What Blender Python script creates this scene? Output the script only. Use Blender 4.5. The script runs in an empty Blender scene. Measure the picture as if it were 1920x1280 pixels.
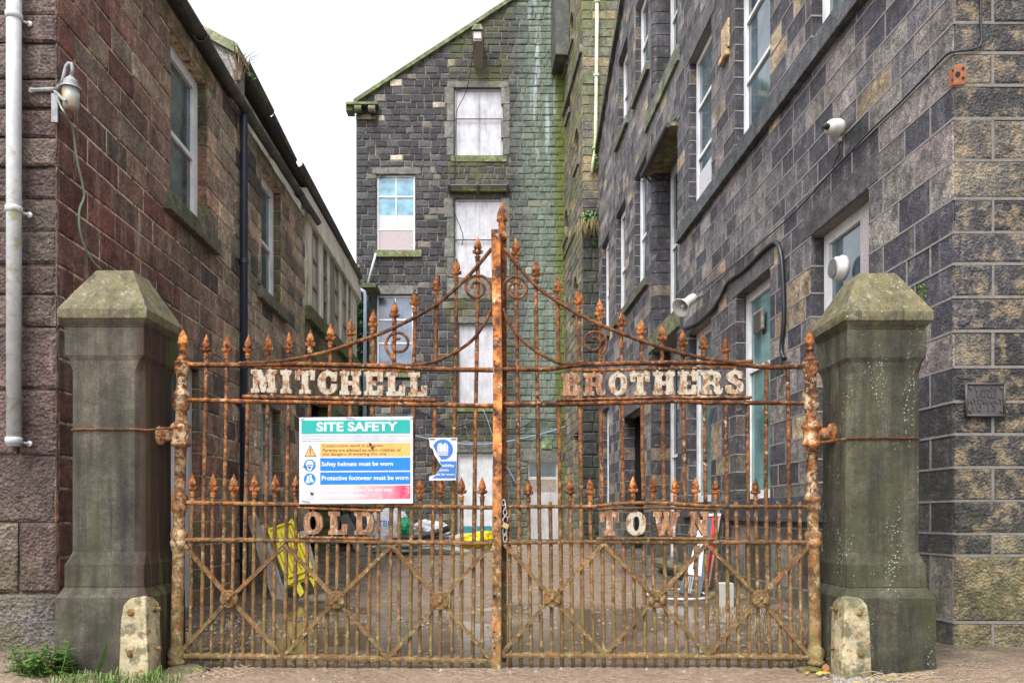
import bpy, math, random
from mathutils import Vector, noise as mnoise

# ------------------------------------------------------------------ camera, world, light
S = bpy.context.scene
COL = S.collection
F, HZ, H = 1450.0, 970.0, 1.3          # focal length in photo pixels, horizon row, eye height
cd = bpy.data.cameras.new('camera'); cam = bpy.data.objects.new('camera', cd); COL.objects.link(cam)
cd.sensor_width = 36.0; cd.lens = F / 1920 * 36; cd.shift_y = (HZ - 640) / 1920
cd.clip_start = 0.1; cd.clip_end = 900
cam.location = (0, 0, H); cam.rotation_euler = (math.radians(90), 0, 0)
S.camera = cam
SUN_EL, SUN_ROT = math.radians(58), math.radians(205)
w = bpy.data.worlds.new('World'); S.world = w; w.use_nodes = True
wn = w.node_tree.nodes; wl = w.node_tree.links; wn.clear()
sky = wn.new('ShaderNodeTexSky'); sky.sky_type = 'NISHITA'; sky.sun_disc = False
sky.sun_elevation = SUN_EL; sky.sun_rotation = SUN_ROT; sky.dust_density = 4.0; sky.air_density = 1.0
hs = wn.new('ShaderNodeHueSaturation'); hs.inputs['Saturation'].default_value = 0.22
bg = wn.new('ShaderNodeBackground'); bg.inputs['Strength'].default_value = 0.15
wo = wn.new('ShaderNodeOutputWorld')
wl.new(sky.outputs[0], hs.inputs['Color']); wl.new(hs.outputs[0], bg.inputs['Color']); wl.new(bg.outputs[0], wo.inputs[0])
sd = bpy.data.lights.new('sun', 'SUN'); sd.energy = 0.7; sd.angle = math.radians(25); sd.color = (1, .97, .92)
sun = bpy.data.objects.new('sun', sd); COL.objects.link(sun)
sdir = Vector((math.sin(SUN_ROT) * math.cos(SUN_EL), math.cos(SUN_ROT) * math.cos(SUN_EL), math.sin(SUN_EL)))
sun.rotation_euler = sdir.to_track_quat('Z', 'Y').to_euler(); sun.location = (0, -5, 30)
S.view_settings.view_transform = 'Standard'; S.view_settings.look = 'None'
S.view_settings.exposure = 1.65; S.view_settings.gamma = 1.0
try:
    S.cycles.max_bounces = 8; S.cycles.diffuse_bounces = 6; S.cycles.glossy_bounces = 3
except Exception: pass

R = random.Random(7)
V = Vector
def W(px, py, Y): return V(((px - 960) * Y / F, Y, H + (HZ - py) * Y / F))

# ------------------------------------------------------------------ materials
class NT:
    def __init__(s, name):
        s.m = bpy.data.materials.new(name); s.m.use_nodes = True
        s.t = s.m.node_tree; s.t.nodes.clear(); s.out = s.t.nodes.new('ShaderNodeOutputMaterial')
        s.pos = s.n('ShaderNodeNewGeometry').outputs['Position']
        s.sep = s.n('ShaderNodeSeparateXYZ'); s.l(s.pos, s.sep.inputs[0])
        s.x, s.y, s.z = s.sep.outputs
    def n(s, k): return s.t.nodes.new(k)
    def l(s, a, b): s.t.links.new(a, b)
    def put(s, inp, v):
        if hasattr(v, 'is_output'): s.l(v, inp)
        elif isinstance(v, (tuple, list)) and len(v) == 3 and inp.type == 'RGBA': inp.default_value = (*v, 1)
        else: inp.default_value = v
    def vec(s, sc):
        k = s.n('ShaderNodeVectorMath'); k.operation = 'MULTIPLY'; s.l(s.pos, k.inputs[0]); k.inputs[1].default_value = sc; return k.outputs[0]
    def noise(s, scale, detail=4, rough=.6, vec=None, dist=0):
        k = s.n('ShaderNodeTexNoise'); k.inputs['Scale'].default_value = scale; k.inputs['Detail'].default_value = detail
        k.inputs['Roughness'].default_value = rough; k.inputs['Distortion'].default_value = dist
        s.l(vec or s.pos, k.inputs['Vector']); return k.outputs['Fac']
    def vor(s, scale, vec=None, rnd=1):
        k = s.n('ShaderNodeTexVoronoi'); k.inputs['Scale'].default_value = scale; k.inputs['Randomness'].default_value = rnd
        s.l(vec or s.pos, k.inputs['Vector']); return k.outputs['Distance']
    def mr(s, v, a, b, c=0, d=1):
        k = s.n('ShaderNodeMapRange'); s.put(k.inputs[0], v)
        for i, q in enumerate((a, b, c, d)): k.inputs[i + 1].default_value = q
        return k.outputs[0]
    def ma(s, op, a, b=0.0):
        k = s.n('ShaderNodeMath'); k.operation = op; s.put(k.inputs[0], a); s.put(k.inputs[1], b); return k.outputs[0]
    def mix(s, f, a, b, mode='MIX'):
        k = s.n('ShaderNodeMix'); k.data_type = 'RGBA'; k.blend_type = mode; s.put(k.inputs[0], f)
        s.put(k.inputs[6], a if hasattr(a, 'is_output') else (*a, 1)); s.put(k.inputs[7], b if hasattr(b, 'is_output') else (*b, 1)); return k.outputs[2]
    def gain(s, c, f):                      # colour times a grey factor
        k = s.n('ShaderNodeVectorMath'); k.operation = 'SCALE'; s.put(k.inputs[0], c); s.put(k.inputs['Scale'], f); return k.outputs[0]
    def attr(s, nm='Col'):
        k = s.n('ShaderNodeVertexColor'); k.layer_name = nm; return k.outputs[0]
    def con(s, c, g=1.35, k=2.05):          # more contrast between dirty and clean stone
        q = s.n('ShaderNodeGamma'); s.put(q.inputs[0], c); q.inputs[1].default_value = g; return s.gain(q.outputs[0], k)
    def done(s, col, rough=.85, bump=None, bs=.5, bd=.01, metal=0, spec=.4):
        b = s.n('ShaderNodeBsdfPrincipled'); s.put(b.inputs['Base Color'], col); s.put(b.inputs['Roughness'], rough)
        b.inputs['Metallic'].default_value = metal; b.inputs['Specular IOR Level'].default_value = spec
        if bump is not None:
            k = s.n('ShaderNodeBump'); k.inputs['Strength'].default_value = bs; k.inputs['Distance'].default_value = bd
            s.l(bump, k.inputs['Height']); s.l(k.outputs[0], b.inputs['Normal'])
        s.l(b.outputs[0], s.out.inputs[0]); return s.m

def stone(name, soot=.35, sootcol=(.03, .03, .034), buff=None, bufft=.62, moss=None, mosscol=(.085, .10, .025), bump=.8, pit=40, bd=.02, streak=.25, base_moss=None, gain=1.9):
    t = NT(name); c = t.attr()
    n1 = t.noise(3.2, 7, .65); n2 = t.noise(26, 6, .7); n3 = t.noise(110, 3, .6)
    st = t.noise(1.0, 5, .6, t.vec((9, 9, .8)))
    c = t.gain(c, t.mr(n2, .25, .75, .4, 1.7)); c = t.gain(c, t.mr(n3, .32, .68, .45, 1.55)); c = t.gain(c, t.mr(t.noise(7, 5, .6), .3, .7, .65, 1.35)); c = t.gain(c, t.mr(t.vor(pit * 1.1, None, 1), .08, .26, .45, 1.04))
    c = t.mix(t.mr(n1, .5, .68, 0, soot), c, sootcol)
    c = t.mix(t.mr(st, .56, .72, 0, streak), c, (.30, .28, .26)); c = t.gain(c, t.mr(t.noise(.9, 6, .7), .35, .65, .68, 1.25))
    if buff: c = t.mix(t.mr(t.noise(7, 6, .75), bufft - .03, bufft + .09, 0, .62), c, buff)
    if moss:      # moss: function(t) -> mask socket
        c = t.mix(moss(t), c, mosscol)
    if base_moss:
        z0, z1, a = base_moss
        f = t.ma('MULTIPLY', t.mr(t.z, z0, z1, a, 0), t.mr(t.noise(2.2, 6, .7), .38, .62, 0, 1)); c = t.mix(f, c, mosscol)
    b = t.ma('ADD', t.noise(pit * .45, 6, .7), t.ma('MULTIPLY', t.vor(pit * 1.6), .35)); b = t.ma('ADD', b, t.ma('MULTIPLY', t.noise(4, 3), .8))
    return t.done(t.con(c, 1.35, gain), t.mr(t.noise(5, 4), .35, .65, .55, .85), b, bump, bd)

M = {}
M['stone_r'] = stone('dark gritstone', .65, buff=(.25, .20, .135), bufft=.60, base_moss=(-.2, 2.6, .75), mosscol=(.10, .105, .045))
M['stone_rf'] = stone('weathered gritstone', .7, sootcol=(.035, .034, .036), buff=(.24, .19, .12), bufft=.525, base_moss=(-.2, 2.0, .7), mosscol=(.13, .13, .05), bump=1, bd=.045, pit=24)
M['stone_l'] = stone('red brown gritstone', .30, sootcol=(.04, .032, .03), base_moss=(-.2, 1.6, .5), mosscol=(.10, .105, .04), bump=.7, streak=.4)
M['stone_lf'] = stone('pitched gritstone', .35, sootcol=(.045, .038, .036), base_moss=(-.2, 1.5, .75), mosscol=(.12, .115, .045), bump=1, bd=.05, pit=20)
def gm(t):   # green algae below the long leaking corner of the gable
    a = t.mr(t.ma('ADD', t.x, t.ma('MULTIPLY', t.noise(.8, 5, .7), 2.4)), .9, 2.1, 0, .85)
    b = t.ma('MULTIPLY', t.mr(t.ma('ADD', t.x, t.ma('MULTIPLY', t.noise(1.7, 5), .9)), 2.2, 2.5, 0, .0), 1)
    return t.ma('MAXIMUM', a, b)
def gstone():
    t = NT('sooty mill stone'); c = t.attr()
    c = t.gain(c, t.mr(t.noise(16, 6, .7), .25, .75, .5, 1.5)); c = t.gain(c, t.mr(t.noise(60, 3), .3, .7, .75, 1.25))
    c = t.mix(t.mr(t.noise(1.3, 7, .65), .5, .66, 0, .45), c, (.035, .036, .04))
    g = gm(t); c = t.mix(t.ma('MULTIPLY', g, t.mr(t.noise(3.5, 7, .75), .32, .56, .3, 1)), c, (.155, .19, .15))
    st = t.noise(1, 6, .7, t.vec((3.4, 3.4, .3)))
    pale = t.ma('MULTIPLY', t.mr(st, .50, .62, 0, .75), t.mr(t.x, 0.2, .9, 0, 1)); c = t.mix(t.ma('MULTIPLY', pale, t.mr(t.z, 13, 19, .2, 1)), c, (.34, .40, .42))
    yl = t.ma('MULTIPLY', t.mr(t.ma('ADD', t.x, t.ma('MULTIPLY', t.noise(3, 4), .5)), 1.95, 2.15, 0, .85), 1); c = t.mix(yl, c, (.10, .12, .02))
    col = t.ma('MULTIPLY', t.mr(t.ma('ABSOLUTE', t.ma('ADD', t.x, 1.38)), 1.15, 1.45, .75, 0), t.mr(t.noise(1.1, 6, .7), .42, .6, .1, 1)); c = t.mix(col, c, (.095, .105, .045))
    lo = t.ma('MULTIPLY', t.mr(t.z, 0, 4, .7, 0), t.mr(t.noise(2, 6, .7), .4, .6, 0, 1)); c = t.mix(lo, c, (.07, .085, .03))
    b = t.ma('ADD', t.noise(12, 6, .7), t.noise(45, 4))
    return t.done(t.con(c, 1.35, 1.95), .9, b, .9, .03)
M['stone_g'] = gstone()
M['lintel_g'] = stone('dressed gable stone', .4, sootcol=(.05, .05, .05), moss=lambda t: t.mr(t.noise(2, 6, .7), .5, .66, 0, .55), mosscol=(.09, .105, .045), bump=.5, bd=.01)
M['stone_w'] = stone('wing stone', .5, buff=(.27, .22, .15), bufft=.6, moss=lambda t: t.ma('MULTIPLY', t.mr(t.noise(.9, 5, .7), .42, .62, 0, .85), t.mr(t.z, 10, 18, .45, 1)), mosscol=(.10, .115, .03), bump=.8, pit=14, bd=.03)
M['stone_dark'] = stone('dark mossy stone', .6, moss=lambda t: t.mr(t.noise(2.6, 8, .8), .52, .66, 0, .8), mosscol=(.035, .06, .01), bump=.8, pit=14, bd=.03)
def simple(name, col, rough=.7, var=.35, sc=12, bump=.25, bs=30, dirt=None, metal=0, spec=.4, bd=.01):
    t = NT(name); c = t.gain(t.mix(0, col, col), t.mr(t.noise(sc, 5, .65), .25, .75, 1 - var, 1 + var))
    if dirt: c = t.mix(t.mr(t.noise(dirt[1], 6, .7), dirt[2], dirt[2] + .12, 0, dirt[3]), c, dirt[0])
    return t.done(c, rough, t.noise(bs, 5), bump, bd, metal, spec)
M['mort_r'] = simple('ribbon pointing', (.20, .185, .18), .9, .3, 20, .5, dirt=((.10, .10, .07), 3, .55, .6))
M['mort_rf'] = simple('grey front pointing', (.14, .13, .12), .9, .3, 20, .5, dirt=((.08, .085, .05), 3, .55, .6))
M['mort_lf'] = simple('dark front mortar', (.16, .125, .10), .95, .5, 9, .6, dirt=((.03, .025, .022), 5, .42, .9))
M['mort_l'] = simple('lime mortar', (.46, .37, .26), .95, .45, 14, .6, dirt=((.05, .04, .035), 9, .50, .9))
M['mort_g'] = simple('old mortar', (.19, .17, .135), .95, .4, 10, .6, dirt=((.09, .09, .07), 1.5, .48, .7))
M['joint'] = simple('painted niche shade', (.06, .055, .05), .95, .3)
M['lintel_r'] = stone('dressed lintel stone', .5, streak=.15, bump=.35, pit=60, bd=.008)
M['sill_l'] = stone('mossy dressed stone', .3, moss=lambda t: t.mr(t.noise(4, 6, .7), .42, .6, 0, .8), mosscol=(.065, .075, .036), bump=.5, bd=.01)
M['slate'] = simple('slate', (.10, .10, .10), .7, .4, 8, .5, dirt=((.10, .11, .04), 3, .52, .7))
M['gutter'] = simple('cast gutter', (.045, .047, .048), .5, .4, 9, .3, dirt=((.13, .13, .07), 2.2, .48, .75))
M['pipe_navy'] = simple('navy painted iron', (.018, .026, .045), .38, .3, 8, .15, dirt=((.06, .06, .06), 5, .62, .5))
M['pipe_white'] = simple('old white paint', (.44, .455, .47), .5, .2, 8, .2, dirt=((.26, .26, .12), 7, .54, .75))
M['pipe_green'] = simple('algae white plastic', (.52, .55, .42), .5, .2, 5, .2, dirt=((.30, .36, .12), 2.2, .46, .8))
M['pipe_blue'] = simple('grey blue plastic', (.24, .30, .38), .45, .15, 8, .1)
def wood(name, col, dark, grain=(40, 40, 2), f=.5, algae=None, rough=.75):
    t = NT(name); c = t.mix(t.mr(t.noise(1, 6, .7, t.vec(grain)), .42, .68, 0, f), col, dark)
    c = t.gain(c, t.mr(t.noise(2.5, 5), .3, .7, .8, 1.15))
    if algae: c = t.mix(t.mr(t.noise(1, 5, .65, t.vec((algae[2], algae[2], algae[2] * .35))), algae[1], algae[1] + .14, 0, .85), c, algae[0])
    return t.done(c, rough, t.noise(1, 5, .6, t.vec(grain)), .5, .006)
M['w_white'] = wood('white window paint', (.68, .69, .71), (.36, .34, .33), f=.45)
M['w_worn'] = wood('worn window paint', (.50, .46, .42), (.20, .15, .11), f=.9)
M['w_grey'] = wood('weathered grey timber', (.42, .42, .44), (.19, .18, .17), f=.8)
M['w_cream'] = wood('cream timber with algae', (.68, .66, .57), (.33, .30, .22), grain=(22, 22, 1), f=.6, algae=((.17, .20, .04), .54, 2.2))
M['w_brown'] = wood('rough brown board', (.28, .23, .19), (.12, .10, .08), grain=(15, 15, 15), f=.8)
M['board'] = wood('stained white boarding', (.47, .47, .50), (.30, .30, .34), grain=(7, 7, 1.2), f=.7, algae=((.24, .26, .21), .60, 1.4))
M['board_low'] = wood('peeling door paint', (.50, .51, .52), (.33, .34, .35), grain=(20, 20, 2), f=.6)
M['teal'] = simple('teal paint', (.03, .17, .22), .5, .3)
M['render'] = simple('pink grey render', (.36, .31, .32), .9, .25, 30, .6)
M['panel_w'] = simple('white painted board', (.46, .45, .47), .8, .2, 20, .3)
def glass(name, c1, c2, sc=1.5, rough=.06, zs=1):
    t = NT(name); c = t.mix(t.mr(t.noise(sc, 5, .6, t.vec((1, 1, zs))), .35, .65), c1, c2)
    return t.done(c, rough, t.noise(3, 2), .03, .02, spec=.9)
M['g_dark'] = glass('dusty dark glass', (.012, .02, .025), (.05, .085, .10))
M['g_pale'] = glass('grey reflecting glass', (.012, .022, .032), (.12, .175, .20), 1.0, .05)
M['g_teal'] = glass('teal glass painted reflections', (.035, .075, .085), (.17, .33, .32), .8, .06)  # mottled tones put reflections and curtains into the pane colour
M['g_blue'] = glass('sky blue glass', (.05, .16, .24), (.16, .34, .42), 2.4, .1)
M['g_grey'] = glass('lavender dusty glass', (.04, .06, .10), (.13, .175, .25), 1.5, .15)
M['g_milk'] = glass('whitened glass', (.32, .38, .36), (.42, .47, .44), 2, .3)
M['black'] = simple('dark interior', (.006, .006, .006), .9, .2)
def rust(name, hot=.5, pale=.5, algae=1, k=0, sc=1.0, g=.72):
    t = NT(name)
    v = t.n('ShaderNodeVectorMath'); v.operation = 'ADD'; t.l(t.pos, v.inputs[0]); v.inputs[1].default_value = (k, k, k); v = v.outputs[0]
    n = t.noise(20 * sc, 7, .72, v, .4); n2 = t.noise(55 * sc, 5, .7, v); n3 = t.noise(6.5, 5, .65, v)
    c = t.mix(t.mr(n, .40, .60, 0, 1), (.060, .026, .016), (.30 * hot + .10, .115 * hot + .055, .03 * hot + .025))
    c = t.mix(t.mr(n2, .56, .66, 0, .4), c, (.40, .19, .07))
    c = t.gain(c, t.mr(t.noise(2.3, 4, .6, v), .35, .65, .55, 1.5)); c = t.gain(c, t.mr(t.noise(9, 4, .6, v), .3, .7, .65, 1.35)); c = t.mix(t.ma('MULTIPLY', t.mr(t.noise(24 * sc, 7, .75, v, .5), .62 - .1 * pale, .67 - .1 * pale, 0, .85), t.mr(n3, .45, .6, 0, 1)), c, (.50, .42, .30))
    if algae:
        c = t.mix(t.ma('MULTIPLY', t.mr(t.z, .15, 1.9, .9, 0), t.mr(t.noise(14, 5, .7, v), .3, .62, .25, 1)), c, t.mix(t.mr(t.noise(5, 4, .6, t.vec((3, 3, .6))), .42, .58), (.16, .115, .06), (.19, .175, .08))); c = t.mix(t.ma('MULTIPLY', t.mr(t.noise(21, 6, .7, v), .56, .63, 0, .65), t.mr(t.z, .3, 2.6, 1, .1)), c, (.42, .35, .22)); c = t.mix(t.mr(t.noise(13, 7, .75, v), .57, .66, 0, .8), c, (.05, .03, .02))  # algae low down; pale flecks: flaking paint and highlights put into the colour
    c = t.con(c, 1.25, 1.55 * g)
    return t.done(c, .8, t.ma('ADD', n, n2), .9, .012, 0, .3)
M['rust'] = rust('rusty wrought iron', .45, .65, g=.8)
M['rust_rail'] = rust('flaking rusty rail', .6, .75, g=.85)
M['rust_post'] = rust('orange rusted post', 1.05, .6, sc=.35, g=.9)
M['rust_tip'] = rust('rusted spearhead', .85, .45, 0, sc=.8, g=.85)
M['rust_heel'] = rust('flaking cast iron', .6, 1.5, sc=.6, g=.9)
M['rust_brown'] = rust('brown rusted iron', .35, .1)
M['rust_pale'] = rust('pale painted cast iron', .8, 1.6)
def letterm(name, pale):
    t = NT(name); n = t.noise(30, 6, .72); v2 = t.noise(1, 6, .7, t.vec((34, 34, 9)))
    c = t.mix(t.mr(v2, .42, .58), (.12, .055, .03), (.30, .15, .07))
    c = t.mix(t.mr(t.noise(1, 7, .75, t.vec((19, 19, 12))), pale, pale + .04), c, (.36, .325, .255))
    c = t.mix(t.mr(t.noise(48, 5, .7), .60, .66, 0, .8), c, (.10, .07, .05))
    return t.done(c, .8, n, 1, .012)
M['letter'] = letterm('peeling cream letters', .46); M['letter_r'] = letterm('peeling rusty letters', .55)
def pillarm(name, base, warm, k, dots, algae, side=0):
    t = NT(name); v = t.vec((7, 7, .55))
    c = t.mix(t.mr(t.noise(1, 6, .6, v), .35, .65), base, warm)
    c = t.gain(c, t.mr(t.noise(85, 4, .6), .3, .7, .7, 1.3)); c = t.gain(c, t.mr(t.noise(3 + k, 6, .65), .3, .7, .55, 1.4)); c = t.gain(c, t.mr(t.noise(16, 5, .65), .3, .7, .8, 1.2))
    c = t.mix(t.ma('MULTIPLY', t.mr(t.noise(1.7 + k, 5, .65, t.vec((2.2, 2.2, .9))), .42, .64, 0, .9), t.mr(t.z, .2, 3.6, algae, algae * .55)), c, (.062, .07, .025))
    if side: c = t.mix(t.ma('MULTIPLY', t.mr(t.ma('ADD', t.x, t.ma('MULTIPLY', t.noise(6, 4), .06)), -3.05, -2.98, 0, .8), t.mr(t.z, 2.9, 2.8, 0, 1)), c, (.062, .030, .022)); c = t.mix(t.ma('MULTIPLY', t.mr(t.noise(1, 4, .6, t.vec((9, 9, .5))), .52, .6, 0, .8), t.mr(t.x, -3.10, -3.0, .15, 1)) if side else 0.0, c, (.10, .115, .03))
    up = t.mr(t.z, 2.86, 2.95, 0, 1); nz = t.noise(9, 7, .75)
    c = t.mix(t.ma('MULTIPLY', up, t.mr(nz, .35, .62, .15, .8)), c, (.20, .18, .10)); c = t.mix(t.ma('MULTIPLY', up, t.mr(t.noise(17, 8, .8), .54, .62, 0, .75)), c, (.27, .27, .22)); c = t.mix(t.ma('MULTIPLY', up, t.mr(t.noise(6, 8, .8), .55, .64, 0, .7)), c, (.07, .068, .05))
    d = t.vor(15, None, 1); msk = t.ma('MULTIPLY', t.mr(d, .08, .12, .9, 0), t.mr(t.noise(1.3, 4, .7, t.vec((2, 2, .8))), dots + .05, dots + .12)); c = t.mix(t.mr(t.noise(1, 6, .7, t.vec((14, 14, .7))), .55, .68, 0, .6), c, (.03, .028, .026))
    c = t.mix(msk, c, (.34, .36, .32))
    d2 = t.vor(42, None, 1); c = t.mix(t.ma('MULTIPLY', t.mr(d2, .2, .28, 1, 0), t.mr(t.noise(1.9, 4, .7, t.vec((2.5, 2.5, .7))), dots + .02, dots + .12)), c, (.30, .32, .28))
    return t.done(t.con(c, 1.38, 1.55), .85, t.ma('ADD', t.noise(60, 6, .75), t.noise(9, 4)), .7, .014)
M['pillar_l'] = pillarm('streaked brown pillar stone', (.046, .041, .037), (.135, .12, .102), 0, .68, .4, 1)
M['pillar_r'] = pillarm('algae covered pillar stone', (.045, .043, .032), (.12, .112, .085), .6, .50, .8)
def guardm():
    t = NT('cream painted iron fender'); c = t.mix(t.mr(t.noise(7, 6, .75), .50, .58), (.37, .32, .20), (.13, .115, .07))
    c = t.gain(c, t.mr(t.noise(5, 7, .7), .3, .7, .6, 1.3)); c = t.mix(t.mr(t.noise(11, 7, .78), .55, .61), c, (.20, .09, .04)); c = t.mix(t.mr(t.noise(4, 5, .7), .5, .66, 0, .7), c, (.12, .125, .06))
    return t.done(c, .75, t.noise(25, 6, .7), .8, .015)
M['guard'] = guardm()
def groundm():
    t = NT('wet mud and grit'); n = t.noise(1.1, 6, .6); f = t.noise(34, 6, .75); g = t.noise(8, 6, .7)
    c = t.mix(t.mr(f, .35, .65), (.115, .074, .050), (.40, .285, .20)); c = t.gain(c, t.mr(g, .3, .7, .7, 1.3))
    c = t.mix(t.mr(t.vor(60), .0, .22, .8, 0), c, (.50, .44, .39))
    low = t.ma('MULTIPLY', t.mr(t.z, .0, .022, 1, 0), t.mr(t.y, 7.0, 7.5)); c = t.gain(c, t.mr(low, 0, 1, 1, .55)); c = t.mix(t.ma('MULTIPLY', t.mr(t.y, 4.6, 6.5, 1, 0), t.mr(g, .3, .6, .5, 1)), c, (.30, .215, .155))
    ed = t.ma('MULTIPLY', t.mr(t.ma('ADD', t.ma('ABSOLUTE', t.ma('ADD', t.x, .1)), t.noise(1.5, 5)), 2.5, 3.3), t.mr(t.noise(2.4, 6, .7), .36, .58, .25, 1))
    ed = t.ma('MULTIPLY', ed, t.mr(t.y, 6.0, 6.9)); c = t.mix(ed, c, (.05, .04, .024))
    wet = t.ma('SUBTRACT', t.mr(n, .38, .62, .12, .4), t.ma('MULTIPLY', low, .08)); 
    return t.done(c, wet, t.ma('ADD', t.ma('ADD', f, t.ma('MULTIPLY', t.vor(17), .9)), t.ma('MULTIPLY', t.vor(48), .6)), 1, .03, spec=.8)
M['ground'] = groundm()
def waterm():
    t = NT('muddy puddle water'); c = t.mix(t.mr(t.noise(1.5, 3), .4, .6), (.11, .075, .046), (.16, .11, .07))
    return t.done(c, .07, t.ma('ADD', t.noise(16, 4), t.noise(4, 2)), .16, .012, spec=.7)
M['water'] = waterm()
def flat(name, col, rough=.5, **k): M[name] = simple(name, col, rough, .12, 8, .1, **k); return M[name]
flat('sign white', (.42, .44, .47), .35, dirt=((.24, .27, .12), 9, .60, .8)); flat('sign teal', (.0, .25, .22), .35); flat('sign amber', (.52, .29, .075), .35, dirt=((.5, .33, .08), 18, .6, .6))
flat('sign blue', (.0, .13, .42), .35); flat('sign small blue', (.02, .11, .35), .4); flat('ink white', (.50, .51, .54), .4); flat('ink brown', (.03, .014, .008), .5); flat('ink grey', (.14, .16, .2), .5)
t = NT('sign faded red'); c = t.mix(t.mr(t.ma('ADD', t.x, t.ma('MULTIPLY', t.noise(2.6, 5, .7), 1.0)), -.88, -.36), (.47, .37, .40), (.43, .03, .08)); c = t.mix(t.mr(t.noise(34, 5, .8, t.vec((1, 1, .3))), .55, .62, 0, .5), c, (.48, .40, .42)); M['sign red'] = t.done(c, .4)
flat('ink black', (.015, .014, .02), .5); flat('yellow plastic', (.55, .46, .01), .4); flat('green plastic', (.0, .22, .10), .45)
flat('bag white', (.55, .56, .60), .55, dirt=((.3, .29, .25), 5, .55, .6)); flat('bag blue ink', (.02, .17, .50), .5); flat('black plastic', (.02, .02, .022), .45); flat('red board', (.60, .01, .02), .4)
flat('white plastic', (.52, .51, .49), .4, dirt=((.40, .38, .33), 6, .62, .5)); flat('lamp glass', (.27, .27, .25), .2, dirt=((.32, .20, .03), 8, .5, .8)); flat('alu', (.22, .235, .25), .5, dirt=((.12, .11, .09), 14, .5, .6)); flat('brass', (.32, .22, .09), .45); flat('steel', (.26, .27, .28), .4)
flat('terracotta', (.27, .085, .035), .9, dirt=((.10, .07, .05), 16, .48, .8)); flat('pebble', (.20, .18, .16), .85, dirt=((.36, .34, .32), 30, .56, .9)); flat('concrete', (.34, .34, .30), .9, dirt=((.16, .18, .09), 4, .55, .6)); flat('cable black', (.012, .013, .018), .4); flat('cable green', (.20, .26, .19), .5); flat('cable blue', (.20, .27, .40), .5); flat('slate blue board', (.055, .07, .09), .6); flat('dark iron', (.05, .045, .048), .55)
flat('leaf yellow', (.55, .33, .03), .6); flat('leaf brown', (.20, .08, .02), .7); flat('twig', (.28, .22, .14), .8)
flat('leaf green', (.055, .125, .02), .5); flat('grass green', (.075, .14, .02), .5); flat('ivy green', (.02, .065, .018), .5); flat('grass dry', (.24, .19, .09), .7)

# ------------------------------------------------------------------ mesh helpers
class MB:
    def __init__(s): s.v = []; s.f = []; s.c = []
    def add(s, vs, fs, c=(.5, .5, .5)):
        o = len(s.v); s.v += [V(a) for a in vs]
        for f in fs: s.f.append([o + i for i in f]); s.c.append(c)
    def build(s, name, mat, parent=None, smooth=False):
        me = bpy.data.meshes.new(name); me.from_pydata([tuple(a) for a in s.v], [], s.f)
        if mat is not None: me.materials.append(mat)
        ca = me.color_attributes.new('Col', 'FLOAT_COLOR', 'CORNER'); d = []
        for f, c in zip(s.f, s.c): d += [c[0], c[1], c[2], 1.0] * len(f)
        if len(d) == len(ca.data) * 4: ca.data.foreach_set('color', d)
        if smooth: me.polygons.foreach_set('use_smooth', [True] * len(me.polygons))
        me.update(); return link(name, me, parent)
def wl0(p):            # world location of a parent chain (translations only)
    o = V((0, 0, 0))
    while p is not None: o = o + V(p.location); p = p.parent
    return o
def link(name, me, parent=None):
    o = bpy.data.objects.new(name, me); COL.objects.link(o)
    if parent is not None: o.parent = parent; o.location = -wl0(parent)
    return o
def tag(o, label=None, cat=None, group=None, kind=None):
    if label: o['label'] = label
    if cat: o['category'] = cat
    if group: o['group'] = group
    if kind: o['kind'] = kind
    return o
def thing(name, loc, label, cat, group=None):
    o = bpy.data.objects.new(name, None); COL.objects.link(o); o.location = loc; o.empty_display_size = .2
    return tag(o, label, cat, group)

class Plane:          # a wall plane: pt(u, z, d): u along, z up, d outwards
    def __init__(s, o, U, N): s.o = V(o); s.U = V(U); s.N = V(N).normalized()
    def pt(s, u, z, d=0): return s.o + s.U * u + V((0, 0, z)) + s.N * d
def hexa(mb, p, c=(.5, .5, .5)):   # p: 8 points, bottom ring then top ring
    mb.add(p, [(0, 3, 2, 1), (4, 5, 6, 7), (0, 1, 5, 4), (1, 2, 6, 5), (2, 3, 7, 6), (3, 0, 4, 7)], c)
def wbox(mb, P, u0, u1, z0, z1, d0, d1, c=(.5, .5, .5)):
    hexa(mb, [P.pt(u0, z0, d0), P.pt(u1, z0, d0), P.pt(u1, z0, d1), P.pt(u0, z0, d1), P.pt(u0, z1, d0), P.pt(u1, z1, d0), P.pt(u1, z1, d1), P.pt(u0, z1, d1)], c)
def box(mb, a, b, c=(.5, .5, .5)):
    x0, y0, z0 = a; x1, y1, z1 = b
    hexa(mb, [(x0, y0, z0), (x1, y0, z0), (x1, y1, z0), (x0, y1, z0), (x0, y0, z1), (x1, y0, z1), (x1, y1, z1), (x0, y1, z1)], c)
def block(mb, P, u0, u1, z0, z1, d, c, b=.012, back=.03, jit=.0):
    j = lambda: R.uniform(-jit, jit)
    q = [(u0 + j(), z0 + j()), (u1 + j(), z0 + j()), (u1 + j(), z1 + j()), (u0 + j(), z1 + j())]
    cu, cz = (u0 + u1) / 2, (z0 + z1) / 2
    o = [P.pt(a, e, d - back) for a, e in q]
    m = [P.pt(a, e, d - b * .7) for a, e in q]
    b2 = [b * (R.uniform(.7, 1.5) if R.random() < .85 else R.uniform(1.8, 3.2)) for _ in q]
    i = [P.pt(a + (k if a < cu else -k), e + (k if e < cz else -k), d + R.uniform(-1, 1) * jit * .4) for (a, e), k in zip(q, b2)]
    mb.add(o + m + i, [(8, 9, 10, 11)] + [(k, (k + 1) % 4, 4 + (k + 1) % 4, 4 + k) for k in range(4)] + [(4 + k, 4 + (k + 1) % 4, 8 + (k + 1) % 4, 8 + k) for k in range(4)], c)
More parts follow.
